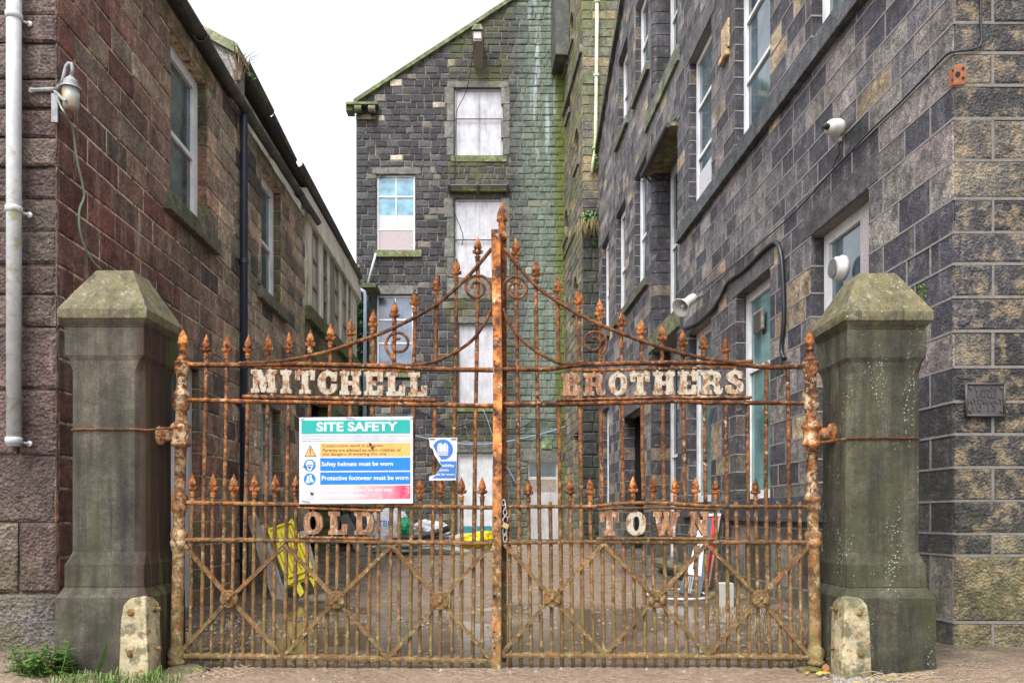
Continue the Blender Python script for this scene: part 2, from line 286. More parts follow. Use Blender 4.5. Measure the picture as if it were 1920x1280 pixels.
def bands(z0, z1, ops, top=None):
    zs = {z0, z1}
    for o in ops:
        for z in (o[2], o[3]):
            if z0 + .03 < z < z1 - .03: zs.add(z)
    zs = sorted(zs); return list(zip(zs[:-1], zs[1:]))
def spans(u0, u1, za, zb, ops):
    zc = (za + zb) / 2; sp = [(u0, u1)]
    for o in ops:
        if o[2] < zc < o[3]:
            n = []
            for a, b in sp:
                if o[1] <= a or o[0] >= b: n.append((a, b)); continue
                if o[0] > a: n.append((a, o[0]))
                if o[1] < b: n.append((o[1], b))
            sp = n
    return sp
def masonry(P, u0, u1, courses, ops, tint, mb, mort, joint=.012, proud=None, lr=(.35, .8), prot=.008, bev=.012, jit=.0, top=None, quoin=None, back=None):
    """courses: list of z; ops: openings (u0,u1,z0,z1); mort: MB for joints/backing"""
    for ci, (z0, z1) in enumerate(zip(courses[:-1], courses[1:])):
        cuts = []
        u = u0 + (quoin[ci % 2] if quoin else R.uniform(.15, lr[1]))
        while u < u1: cuts.append(u); u += R.uniform(*lr)
        hit = [o for o in ops if o[2] < z1 - .01 and o[3] > z0 + .01]
        pieces = [(z0, z1, a, b) for a, b in spans(u0, u1, 0, 0, [(o[0], o[1], -1, 1) for o in hit])]
        for o in hit:
            if o[2] > z0 + .02: pieces.append((z0, o[2], o[0], o[1]))
            if o[3] < z1 - .02: pieces.append((o[3], z1, o[0], o[1]))
        for za, zb, a, b in pieces:
            if 1:
                if top: 
                    while a < b and top(a) < zb - .05: a += .1
                    while b > a and top(b) < zb - .05: b -= .1
                    if b - a < .12: continue
                cs = [a] + [c for c in cuts if a + .11 < c < b - .11] + [b]
                for s, e in zip(cs[:-1], cs[1:]):
                    j = joint / 2
                    block(mb, P, s + j, e - j, za + j, zb - j, R.uniform(0, prot), tint((s + e) / 2, (za + zb) / 2), bev, jit=jit)
                    if proud and e < b - .01: wbox(mort, P, e - proud[0], e + proud[0], za + proud[0], zb - proud[0], -.01, proud[1] - .002)
                if proud and abs(zb - z1) < .001: wbox(mort, P, a, b, zb - proud[0], zb + proud[0], -.01, proud[1])
                bk = -.014 if back is None else back
                mort.add([P.pt(a, za, bk), P.pt(b, za, bk), P.pt(b, zb, bk), P.pt(a, zb, bk)], [(0, 1, 2, 3)])
def reveal(P, op, depth, courses, tint, mb, mort, proud=None, sides='lrt'):
    u0, u1, z0, z1 = op
    for sd in 'lr':
        if sd not in sides: continue
        uu = u0 if sd == 'l' else u1; n = P.U * (1 if sd == 'l' else -1)
        Q = Plane(P.pt(uu, 0), -P.N, n)
        cs = [z0] + [z for z in courses if z0 + .04 < z < z1 - .04] + [z1]
        for a, b in zip(cs[:-1], cs[1:]):
            block(mb, Q, .0, depth, a + .006, b - .006, .002, tint(uu, (a + b) / 2), .01)
            if proud: wbox(mort, Q, 0, depth, b - proud[0], b + proud[0], -.01, .008)
        mort.add([Q.pt(0, z0, -.012), Q.pt(depth, z0, -.012), Q.pt(depth, z1, -.012), Q.pt(0, z1, -.012)], [(0, 1, 2, 3)])
    mort.add([P.pt(u0, z1 + .003, 0), P.pt(u1, z1 + .003, 0), P.pt(u1, z1 + .003, -depth), P.pt(u0, z1 + .003, -depth)], [(0, 1, 2, 3)])
    mort.add([P.pt(u0, z0 - .003, 0), P.pt(u1, z0 - .003, 0), P.pt(u1, z0 - .003, -depth), P.pt(u0, z0 - .003, -depth)], [(0, 1, 2, 3)])
def tube(mb, pts, r, n=8, c=(.5, .5, .5), cap=True, sq=None):
    pts = [V(p) for p in pts]; rings = []; up = None
    for i, p in enumerate(pts):
        d = (pts[min(i + 1, len(pts) - 1)] - pts[max(i - 1, 0)]).normalized()
        if up is None: up = V((0, 1, 0)) if abs(d.y) < .9 else V((0, 0, 1))
        a = d.cross(up).normalized(); b = a.cross(d).normalized(); up = b
        rr = r[i] if isinstance(r, (list, tuple)) else r
        if sq: rings.append([p + a * (sq[0] * x) + b * (sq[1] * y) for x, y in ((-1, -1), (1, -1), (1, 1), (-1, 1))])
        else: rings.append([p + (a * math.cos(2 * math.pi * k / n) + b * math.sin(2 * math.pi * k / n)) * rr for k in range(n)])
    m = len(rings[0]); fs = []
    for i in range(len(rings) - 1):
        for k in range(m): fs.append((i * m + k, i * m + (k + 1) % m, (i + 1) * m + (k + 1) % m, (i + 1) * m + k))
    if cap: fs.append(tuple(range(m - 1, -1, -1))); fs.append(tuple((len(rings) - 1) * m + k for k in range(m)))
    mb.add([q for g in rings for q in g], fs, c)
def lathe(mb, base, prof, n=14, c=(.5, .5, .5), axis=V((0, 0, 1)), lobe=0, nl=4):
    """prof: list (height, radius[, lobe])"""
    axis = axis.normalized(); a = axis.orthogonal().normalized() if abs(axis.z) < .9 else V((1, 0, 0)); b = axis.cross(a).normalized(); a = b.cross(axis)
    vs = []
    for q in prof:
        lb = q[2] if len(q) > 2 else 0
        for k in range(n):
            t = 2 * math.pi * k / n; rr = q[1] * (1 + lb * math.cos(nl * t)); vs.append(V(base) + axis * q[0] + (a * math.cos(t) + b * math.sin(t)) * rr)
    fs = [(i * n + k, i * n + (k + 1) % n, (i + 1) * n + (k + 1) % n, (i + 1) * n + k) for i in range(len(prof) - 1) for k in range(n)]
    fs.append(tuple(range(n - 1, -1, -1))); fs.append(tuple((len(prof) - 1) * n + k for k in range(n)))
    mb.add(vs, fs, c)
def prism(mb, pts, off, c=(.5, .5, .5)):   # planar polygon extruded by vector off
    n = len(pts); off = V(off); vs = [V(p) for p in pts] + [V(p) + off for p in pts]
    mb.add(vs, [tuple(range(n))[::-1], tuple(range(n, 2 * n))] + [(k, (k + 1) % n, n + (k + 1) % n, n + k) for k in range(n)], c)
def curve_mesh(loops, ext, bev=0.0):
    cu = bpy.data.curves.new('glyph', 'CURVE'); cu.dimensions = '2D'; cu.fill_mode = 'BOTH'; cu.extrude = ext; cu.bevel_depth = bev; cu.bevel_resolution = 0
    for lp in loops:
        sp = cu.splines.new('POLY'); sp.points.add(len(lp) - 1); sp.use_cyclic_u = True
        for p, q in zip(sp.points, lp): p.co = (q[0], q[1], 0, 1)
    return conv(cu)
def conv(data):
    o = bpy.data.objects.new('glyph', data); COL.objects.link(o); bpy.context.view_layer.update()
    dg = bpy.context.evaluated_depsgraph_get(); me = bpy.data.meshes.new_from_object(o.evaluated_get(dg))
    bpy.data.objects.remove(o)
    return me
def text_fit(txt, x0, x1, y0, y1, frm, mat, parent, name='lettering', bold=0.0, ext=.0004):
    """text fitted into the box of a frame: frm(x, y, d) -> world"""
    cu = bpy.data.curves.new('words', 'FONT'); cu.body = txt; cu.size = 1; cu.extrude = 0.01; cu.offset = bold
    me = conv(cu)
    if not len(me.vertices): return None
    xs = [v.co.x for v in me.vertices]; ys = [v.co.y for v in me.vertices]; zs = [v.co.z for v in me.vertices]
    ax, bx, zm = min(xs), max(xs), max(zs); ay, by = min(ys), max(ys)
    for v in me.vertices:
        x = x0 + (v.co.x - ax) / (bx - ax) * (x1 - x0); y = y1 + (v.co.y - ay) / (by - ay) * (y0 - y1)
        v.co = frm(x, y, v.co.z / zm * ext)
    me.materials.clear(); me.materials.append(mat); return link(name, me, parent)
def leaves(mb, cen, rad, n, size, cols, droop=0, rnd=R):
    for _ in range(n):
        while True:
            q = V((rnd.uniform(-1, 1), rnd.uniform(-1, 1), rnd.uniform(-1, 1)))
            if q.length < 1: break
        p = V(cen) + V((q.x * rad[0], q.y * rad[1], q.z * rad[2])); s = size * rnd.uniform(.6, 1.4)
        a = V((rnd.uniform(-1, 1), rnd.uniform(-1, 1), rnd.uniform(-1, .6) - droop)).normalized(); b = a.orthogonal().normalized(); b = b * math.cos(1) + a.cross(b) * math.sin(1)
        mb.add([p - a * s, p + b * s * .45, p + a * s, p - b * s * .45], [(0, 1, 2, 3)], rnd.choice(cols))
def rock(name, mat, cen, rad, parent=None, seed=1, sub=2):
    import bmesh
    bm = bmesh.new(); bmesh.ops.create_icosphere(bm, subdivisions=sub, radius=1)
    for v in bm.verts:
        d = 1 + .35 * mnoise.noise(v.co * 1.4 + V((seed * 7.3, 0, 0))) + .1 * mnoise.noise(v.co * 4 + V((0, seed, 0)))
        v.co = V((max(-.8, min(.8, v.co.x)) * rad[0], max(-.8, min(.8, v.co.y)) * rad[1], max(-.75, min(.75, v.co.z)) * rad[2])) * d + V(cen)
    mb = MB(); mb.add([v.co.copy() for v in bm.verts], [[v.index for v in f.verts] for f in bm.faces], (.10, .09, .065)); bm.free()
    return mb.build(name, mat, parent)

def gz(y):        # yard level
    if y < 12: return 0.0
    if y < 20: return .33 * (y - 12) / 8
    return .33 + .07 * min(1, (y - 20) / 12)

# ------------------------------------------------------------------ ground
def ground():
    def axis(lo, hi, a, b, st, big): 
        r = []; x = a
        while x > lo: x -= max(st, (a - x) * .6 + st * 2); r.append(max(x, lo))
        r = r[::-1]; x = a
        while x < b: r.append(x); x += st
        r.append(b); x = b
        while x < hi: x += max(st, (x - b) * .6 + st * 2); r.append(min(x, hi))
        return r
    xs = axis(-250, 250, -4.4, 4.4, .06, 40); ys = axis(-60, 500, 5.4, 26, .06, 40)
    vs = []
    for y in ys:
        for x in xs:
            p = V((x, y, 0)); z = gz(y)
            if -8 < x < 8 and 4 < y < 34:
                big = mnoise.noise(p * .55 + V((3.1, 0, 0))); z += -.003 + .045 * big + .012 * mnoise.noise(p * 2.6) + .007 * mnoise.noise(p * 9)
                if y < 7.3: k = max(0, (7.3 - y) / .5); k = min(1, k); z = z * (1 - k) + k * (.022 + .004 * mnoise.noise(p * 9) + .008 * mnoise.noise(p * 2.1))
                z += .045 * min(1, max(0, (y - 11.0 - .5 * mnoise.noise(p * .9)) / .8)) if y < 14 else .045 * max(0, 1 - (y - 14) / 2)
                e = max(0, abs(x + .1) - 3.0 + .3 * mnoise.noise(p * 1.3)); z += min(.10, e * .09)
            vs.append((x, y, z))
    n = len(xs); fs = [(j * n + i, j * n + i + 1, (j + 1) * n + i + 1, (j + 1) * n + i) for j in range(len(ys) - 1) for i in range(n - 1)]
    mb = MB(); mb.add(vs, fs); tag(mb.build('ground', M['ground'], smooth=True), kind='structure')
    mb = MB(); mb.add([(-3.3, 7.1, 0.004), (3.4, 7.1, 0.004), (3.4, 11.9, 0.004), (-3.3, 11.9, 0.004)], [(0, 1, 2, 3)])
    tag(mb.build('puddle_water', M['water']), kind='structure')
ground()

# ------------------------------------------------------------------ colour pickers for stones
def jitc(c, a=.18):
    k = 1 + R.uniform(-a, a); return (c[0] * k, c[1] * k * R.uniform(.97, 1.03), c[2] * k)
def pick(tbl):
    r = R.random() * sum(w for w, _ in tbl)
    for w_, c in tbl:
        r -= w_
        if r <= 0: return jitc(c)
    return jitc(tbl[-1][1])
def tint_r(u, z): return pick([(5, (.056, .054, .064)), (4, (.105, .099, .104)), (3, (.165, .150, .142)), (1.0, (.22, .18, .13))])
def tint_rf(u, z):
    if z < 1.0: return pick([(1, (.14, .122, .085)), (1, (.115, .10, .07))])
    return pick([(4, (.045, .044, .047)), (2, (.095, .088, .076)), (1.3, (.135, .117, .09))])
def tint_jamb(u, z): return pick([(5, (.050, .048, .055)), (1, (.12, .10, .08))])
def tint_l(u, z):
    k = min(1, max(0, (u - 8.2 + (z - 4) * .45) / 4.5)); k = min(1, max(0, k + R.uniform(-.2, .2)))
    a = pick([(4, (.125, .060, .050)), (2, (.105, .060, .052)), (.8, (.09, .07, .062))]); b = pick([(3, (.245, .21, .165)), (2, (.18, .155, .125)), (1, (.28, .22, .165)), (.5, (.08, .074, .07))])
    return tuple(a[i] * (1 - k) + b[i] * k for i in range(3))
def tint_lf(u, z): return pick([(3, (.085, .058, .054)), (2, (.10, .078, .066)), (1, (.075, .066, .064))])
def tint_g(u, z): return pick([(6, (.058, .057, .063)), (3, (.088, .086, .088)), (.6, (.15, .14, .12)), (.08, (.34, .31, .26))])
def tint_w(u, z): return pick([(3, (.11, .105, .10)), (2, (.15, .135, .11)), (1, (.24, .19, .13))])

# ------------------------------------------------------------------ parts used by several buildings
def add_window(P, op, depth, root, glassm, framem, fw=.07, mull=(), trans=(), board=None, gmats=None, label=None, name='window'):
    """mull/trans: fractions; board: (z fraction from the bottom, material) for a boarded lower part"""
    u0, u1, z0, z1 = op; mb = MB(); d0, d1 = -depth - .07, -depth
    wbox(mb, P, u0, u0 + fw, z0, z1, d0, d1); wbox(mb, P, u1 - fw, u1, z0, z1, d0, d1)
    wbox(mb, P, u0 + fw, u1 - fw, z1 - fw, z1, d0, d1); wbox(mb, P, u0 + fw, u1 - fw, z0, z0 + fw, d0, d1)
    for f in mull: u = u0 + f * (u1 - u0); wbox(mb, P, u - .022, u + .022, z0 + fw if not board else z0 + board[0] * (z1 - z0), z1 - fw, d0 + .015, d1 - .012)
    for f in trans: z = z0 + f * (z1 - z0); wbox(mb, P, u0 + fw, u1 - fw, z - .03, z + .03, d0 + .01, d1 - .006)
    fr = mb.build(name, framem, root)
    if label: fr['label'] = label
    zb = z0 + fw
    if board:
        zb = z0 + board[0] * (z1 - z0); mb = MB(); wbox(mb, P, u0 + fw, u1 - fw, z0 + fw, zb, d0, d1 - .02); mb.build('boarding', board[1], fr)
    mb = MB(); mb.add([P.pt(u0 + fw * .5, zb, -depth - .045), P.pt(u1 - fw * .5, zb, -depth - .045), P.pt(u1 - fw * .5, z1 - fw * .5, -depth - .045), P.pt(u0 + fw * .5, z1 - fw * .5, -depth - .045)], [(0, 1, 2, 3)])
    mb.build('pane', glassm, fr)
    mb = MB(); mb.add([P.pt(u0, z0, -depth - .08), P.pt(u1, z0, -depth - .08), P.pt(u1, z1, -depth - .08), P.pt(u0, z1, -depth - .08)], [(0, 1, 2, 3)]); mb.build('backing', M['black'], fr)
    return fr
def slab(P, u0, u1, z0, z1, d0, d1, mat, root, name, c=(.14, .13, .11), b=.012):
    mb = MB()
    wbox(mb, P, u0, u1, z0, z1, d0, d1, c); o = mb.build(name, mat, root)
    bv = o.modifiers.new('bevel', 'BEVEL'); bv.width = b; bv.segments = 2; bv.limit_method = 'ANGLE'
    return o
def bevel(o, w=.01, s=2):
    bv = o.modifiers.new('bevel', 'BEVEL'); bv.width = w; bv.segments = s; bv.limit_method = 'ANGLE'; return o

YC = 7.1
# ================================================================== RIGHT BUILDING
XR = (1788 - 960) * YC / F; dR = (885 - 960) / F
PR = Plane((XR, 0, 0), (dR, 1, 0), (-1, dR, 0)); PR.o = V((XR - dR * YC, 0, 0))      # u == Y
PRF = Plane((XR, YC, 0), (1, 0, 0), (0, -1, 0))
def YR(px): return 6411.0 / (px - 885)
def RP(px, py, d=.02):                        # photo pixel on the right side wall
    Y = YR(px); return PR.pt(Y, H + (HZ - py) * Y / F, d)
zc = [H + (HZ - y) * YC / F for y in (1262, 1166, 1041, 1000, 939, 876, 814, 753, 688, 621, 557, 495, 436, 373, 301, 223, 161, 100.5, 43.5)]
courses_r = zc[:]
while courses_r[-1] < 18: courses_r.append(courses_r[-1] + R.uniform(.27, .32))
def top_r(u): return 16.9 if u < 21.3 else 16.9 - (u - 21.3) * .475
rb = thing('stone_building', (XR, YC, 0), 'dark sooty stone mill building on the right with pale ribbon pointing', 'building')
G0, G1 = 1.6, 5.0      # ground floor sill / head
ops_r = [(8.62, 10.08, G0, 4.96), (11.47, 12.95, G0, G1), (14.3, 15.8, G0, 5.04), (16.65, 19.0, .2, 5.35), (16.65, 19.0, 5.8, 9.8), (16.65, 19.0, 11.4, 15.2), (19.9, 22.6, .2, 4.2),
         (8.62, 10.08, 7.4, 10.55), (11.47, 13.0, 7.4, 10.55), (14.28, 15.75, 7.4, 10.55), (19.6, 21.0, 7.35, 10.5), (22.3, 23.7, 7.35, 10.5), (25.0, 26.3, 7.35, 10.5),
         (19.4, 20.9, 12.65, 15.0), (22.0, 23.3, 12.65, 15.0), (25.0, 26.1, 1.7, 4.9)]
mb, mo = MB(), MB()
PRD = (.011, .007)
masonry(PR, YC - .003, 27.0, courses_r, ops_r, tint_r, mb, mo, joint=.014, proud=PRD, lr=(.38, .75), prot=.005, bev=.006, top=top_r, quoin=(.62, .36), back=-.02)
for i, o in enumerate(ops_r): reveal(PR, o, .45 if i in (3, 4, 5) else (.35 if i == 6 else .17), courses_r, tint_jamb, mb, mo, PRD)
mb.build('side_wall', M['stone_r'], rb); so = mo.build('side_pointing', M['mort_r'], rb)
mb, mo = MB(), MB()
masonry(PRF, -.003, 9, courses_r[:40], [], tint_rf, mb, mo, joint=.02, proud=(.0135, .008), lr=(.5, .95), prot=.02, bev=.014, jit=.004, quoin=(.36, .68), back=-.02)
mb.build('front_wall', M['stone_rf'], rb); mo.build('front_pointing', M['mort_rf'], rb)
# plinth foot stone, verge coping, rear and roof
mb = MB(); wbox(mb, PRF, -.03, 9, -.3, H + (HZ - 1250) * YC / F + .03, 0, .07, (.13, .12, .08)); bevel(mb.build('plinth', M['stone_rf'], rb), .03)
mb = MB()
prism(mb, [PR.pt(21.2, 16.9, .12), PR.pt(27.15, 14.05, .12), PR.pt(27.15, 14.25, .12), PR.pt(21.2, 17.12, .12)], PR.N * -.5); prism(mb, [PR.pt(7.0, 16.9, .12), PR.pt(21.2, 16.9, .12), PR.pt(21.2, 17.12, .12), PR.pt(7.0, 17.12, .12)], PR.N * -.5)
mb.build('verge_coping', M['gutter'], rb)
mb = MB(); prism(mb, [PR.pt(7.5, 0, -.9), PR.pt(27.0, 0, -.9), PR.pt(27.0, 14, -.9), PR.pt(21.2, 16.8, -.9), PR.pt(7.5, 16.8, -.9)], (8, 0, 0)); mb.build('inner_mass', M['black'], rb)
mb = MB(); mb.add([PR.pt(27, -.5, 0), PR.pt(27, -.5, -8), PR.pt(27, 14, -8), PR.pt(27, 14, 0)], [(0, 1, 2, 3)], (.1, .1, .1)); mb.build('rear_wall', M['stone_w'], rb)
mb = MB(); mb.add([PR.pt(27.1, 14.1, .1), PR.pt(27.1, 14.1, -9), PR.pt(21.2, 17.0, -9), PR.pt(21.2, 17.0, .1), PR.pt(7, 17.0, -9), PR.pt(7, 17.0, .1)], [(0, 1, 2, 3), (3, 2, 4, 5)]); mb.build('roof', M['slate'], rb)
LC = (.085, .08, .082)
for (a, b, z0, z1) in ((8.4, 10.3, 4.965, 5.30), (11.3, 13.15, 5.0, 5.33), (14.1, 16.0, 5.045, 5.36), (14.1, 15.95, 10.555, 10.9), (11.3, 13.2, 10.555, 10.9), (22.1, 23.9, 10.5, 10.78), (19.4, 21.2, 10.5, 10.8), (24.8, 26.5, 10.5, 10.78), (21.8, 23.5, 15.0, 15.3), (24.8, 26.3, 4.9, 5.2), (19.6, 22.9, 4.2, 4.55)):
    slab(PR, a, b, z0, z1, -.16, .013, M['lintel_r'], rb, 'lintel', LC)
slab(PR, 16.45, 19.25, 5.36, 5.79, -.40, .05, M['sill_l'], rb, 'lintel', (.15, .15, .10))
slab(PR, 16.45, 19.25, 9.8, 10.15, -.40, .02, M['lintel_r'], rb, 'lintel', LC)
slab(PR, 16.45, 19.6, 11.02, 11.39, -.40, .07, M['sill_l'], rb, 'sill', (.16, .17, .14))
slab(PR, 7.2, 16.42, 7.10, 7.39, -.16, .10, M['lintel_r'], rb, 'string_course', (.075, .078, .082))
slab(PR, 9.6, 13.5, 1.24, 1.595, -.16, .07, M['lintel_r'], rb, 'sill', (.06, .062, .07)); slab(PR, 14.0, 16.1, 1.3, 1.6, -.16, .07, M['lintel_r'], rb, 'sill', (.07, .07, .075)); slab(PR, 8.3, 9.59, 1.24, 1.595, -.16, .07, M['lintel_r'], rb, 'sill', (.06, .062, .07))
slab(PR, 19.35, 24.0, 7.12, 7.34, -.16, .10, M['sill_l'], rb, 'sill', (.10, .10, .085)); slab(PR, 24.8, 26.6, 7.12, 7.34, -.16, .10, M['sill_l'], rb, 'sill', (.10, .10, .085))
slab(PR, 19.2, 21.1, 12.42, 12.64, -.16, .10, M['sill_l'], rb, 'sill', (.12, .12, .10)); slab(PR, 21.8, 23.6, 12.42, 12.64, -.16, .10, M['sill_l'], rb, 'sill', (.12, .12, .10)); slab(PR, 24.8, 26.3, 1.48, 1.69, -.16, .08, M['sill_l'], rb, 'sill')
# windows
add_window(PR, (8.62, 10.08, G0, 4.96), .17, rb, M['g_pale'], M['w_white'], .14, mull=(), trans=(.55,), label='window with a round white fan vent and a pink rendered side strip')
wbox(mb2 := MB(), PR, 8.62, 9.0, G0, 4.78, -.165, -.10); mb2.build('render_strip', M['render'], rb)
add_window(PR, ops_r[1], .17, rb, M['g_teal'], M['w_white'], .14, trans=(.62,))
add_window(PR, ops_r[2], .17, rb, M['g_teal'], M['w_white'], .14, trans=(.62,))
for i in (7, 8, 9): add_window(PR, ops_r[i], .15, rb, M['g_pale'], M['w_white'], .11, mull=(), trans=(.36, .68), board=(.26, M['panel_w']) if i == 9 else None)
for i in (10, 11, 12): add_window(PR, ops_r[i], .15, rb, M['g_pale'], M['w_white'], .16, trans=(.45,))
for i in (13, 14, 15): add_window(PR, ops_r[i], .15, rb, M['g_pale'], M['w_white'], .16, trans=(.5,))
for i in (3, 4, 5): add_window(PR, ops_r[i], .43, rb, M['g_dark'], M['w_white'], .28, trans=(.5,), name='loading_door')
mb = MB(); wbox(mb, PR, 19.9, 22.6, .2, 4.2, -2.6, -2.5); wbox(mb, PR, 22.62, 22.9, .2, 4.2, -2.5, -.36, (.09, .08, .07)); wbox(mb, PR, 19.6, 19.88, .2, 4.2, -2.5, -.36, (.09, .08, .07)); mb.build('doorway', M['black'], rb)
# rounded quoin pier on the far jamb of the loading doors (stacked drums)
jamb = [MB() for _ in range(4)]
for za, zb in zip(courses_r[:-1], courses_r[1:]):
    if zb > 15 or any(abs((za + zb) / 2 - q) < .25 for q in (5.55, 9.95, 11.2)): continue
    n = 10; c0 = PR.pt(19.02, 0, -.13); pts = []
    for k in range(n + 1):
        a = math.pi / 2 * k / n; pts.append(c0 + PR.N * (.15 * math.cos(a)) - PR.U * (.15 * math.sin(a)))
    pts += [PR.pt(18.87, 0, -.43), PR.pt(19.05, 0, -.43)]
    mb = jamb[0 if zb < 5.6 else 1 if zb < 10 else 2 if zb < 11.3 else 3]; q = [p + V((0, 0, za + .012)) for p in pts]; prism(mb, q, (0, 0, zb - za - .016), tint_jamb(0, 0))
for mb in jamb:
    if mb.f: mb.build('rounded_jamb', M['stone_r'], rb)
# hoist beam over the loading door
mb = MB(); tube(mb, [PR.pt(16.6, 9.72, .22), PR.pt(19.1, 9.72, .22)], .06, 10); tube(mb, [PR.pt(16.7, 9.72, .22), PR.pt(16.7, 9.95, .0)], .03, 6); tube(mb, [PR.pt(19.0, 9.72, .22), PR.pt(19.0, 9.5, .0)], .03, 6); mb.build('roller_bar', M['dark iron'], rb)
slab(PR, 16.6, 19.1, 9.70, 9.79, -.4, .16, M['sill_l'], rb, 'canopy_board', (.16, .14, .08))
# dark plate paints the shade inside a broken hole, with pale stone
mb = MB(); a, b = YR(1371), YR(1356); wbox(mb, PR, a, b, 9.6, 10.15, -.0, .016, (.03, .025, .02)); mb.build('niche_shade', M['joint'], rb)
mb = MB(); wbox(mb, PR, a + .03, b - .02, 9.35, 9.85, 0, .05, (.42, .33, .22)); wbox(mb, PR, a + .06, b + .02, 9.22, 9.34, 0, .09, (.40, .30, .18)); bevel(mb.build('broken_stone', M['stone_rf'], rb), .02)
# exposed terracotta brick on the corner
mb = MB(); prism(mb, [W(x, y, YC - .022) for x, y in ((1788, 160), (1811, 158), (1813, 142), (1810, 122), (1800, 119), (1790, 123))], (0, .04, 0)); wbox(mb, PR, YC - .02, YC + .06, H + (HZ - 161) * YC / F, H + (HZ - 128) * YC / F, -.02, .012)
tc = mb.build('terracotta_brick', M['terracotta'], rb); bevel(tc, .008)
mb = MB()
for (px, py, r) in ((1796, 139, .022), (1787, 133, .011), (1806, 128, .011), (1806, 146, .012), (1786, 151, .010)):
    p = W(px, py, YC - .028); p.y = YC - .0265; lathe(mb, p, [(0, r), (.004, r)], 12, axis=V((0, -1, 0)))
mb.build('hole', M['black'], tc)

# ---- things fixed on the right building
def cable(name, pts, r, mat, label, smooth=3, sag=True):
    q = []
    for i in range(len(pts) - 1):
        p0, p1, p2, p3 = pts[max(i - 1, 0)], pts[i], pts[i + 1], pts[min(i + 2, len(pts) - 1)]
        for k in range(smooth):
            t = k / smooth; q.append(.5 * ((2 * p1) + (p2 - p0) * t + (2 * p0 - 5 * p1 + 4 * p2 - p3) * t * t + (3 * p1 - p0 - 3 * p2 + p3) * t ** 3))
    q.append(pts[-1]); mb = MB(); tube(mb, q, r, 8); o = mb.build(name, mat, None, True); return tag(o, label, 'cable')
cable('cable', [RP(*p, .04) for p in ((1476, 672), (1470, 655), (1475, 600), (1473, 520), (1469, 475), (1461, 455), (1450, 458), (1430, 476), (1400, 506), (1370, 528), (1358, 552), (1340, 580), (1310, 606), (1284, 616))], .032, M['cable black'], 'thick black cable arching over the wall above the right ground floor windows')
fr = [W(1838, -60, YC - .03), W(1839, 40, YC - .03), W(1840, 78, YC - .03), W(1832, 90, YC - .03), W(1812, 95, YC - .03), W(1790, 97, YC - .03)]
cable('cable', fr + [RP(*p, .03) for p in ((1780, 104), (1740, 145), (1690, 196), (1640, 243), (1600, 285), (1560, 326), (1500, 393), (1440, 446), (1400, 480), (1350, 520), (1312, 548))], .011, M['cable black'], 'thin black wire running down the corner and along the right wall', 2)
def horn():
    Y = 15.2; root = thing('horn_speaker', PR.pt(Y, 5.45, .1), 'white horn loudspeaker on a bracket above the right ground floor windows', 'loudspeaker')
    a = W(1303, 556, Y - .1); b = W(1276, 577, Y - .35); ax = (b - a).normalized(); L = (b - a).length
    mb = MB(); lathe(mb, a, [(0, .05), (.04, .085), (L * .35, .095), (L * .4, .075), (L * .8, .13), (L, .19), (L + .005, .175), (L * .75, .09), (L * .5, .04)], 20, axis=ax); mb.build('horn', M['white plastic'], root, True)
    mb = MB(); lathe(mb, a + ax * L * .5, [(0, .02), (L * .35, .035), (L * .42, .02)], 12, axis=ax); mb.build('driver_cone', M['white plastic'], root, True)
    mb = MB(); w0 = PR.pt(Y - .35, a.z - .02, 0); tube(mb, [w0, a + V((0, 0, -.06)), a + ax * .1 + V((0, 0, -.02))], .018, 8); lathe(mb, w0, [(0, .06), (.03, .05)], 12, axis=PR.N); mb.build('bracket', M['alu'], root)
horn()
def ccam():
    root = thing('security_camera', W(1575, 240, 9.2), 'white dome security camera on the right wall below the string course', 'camera')
    c = W(1568, 240, 9.15); ax = (V((-.9, -.45, -.12))).normalized(); s = 9.2 / F
    mb = MB(); lathe(mb, c - ax * 10 * s, [(0, 15 * s), (10 * s, 16.5 * s), (13 * s, 15 * s), (24 * s, 14 * s), (30 * s, 10 * s), (33 * s, 6 * s)], 24, axis=ax); mb.build('housing', M['white plastic'], root, True)
    mb = MB(); lathe(mb, c + ax * 23 * s, [(0, 6 * s), (.5 * s + 9 * s, 5 * s), (10.5 * s, 4 * s)], 16, axis=ax); mb.build('lens', M['black plastic'], root, True)
    mb = MB(); q = W(1575, 256, 9.2); tube(mb, [q + V((.1, 0, .02)), q, q + V((0, 0, -.06))], .03, 10); mb.build('mount', M['white plastic'], root, True)
ccam()
cable('cable', [W(1574, 262, 9.2) + V((.03, 0, 0)), RP(1577, 275, .03), RP(1578, 288, .03), RP(1572, 300, .03), RP(1566, 316, .03)], .008, M['cable black'], 'short thin black wire hanging below the white dome camera', 3)
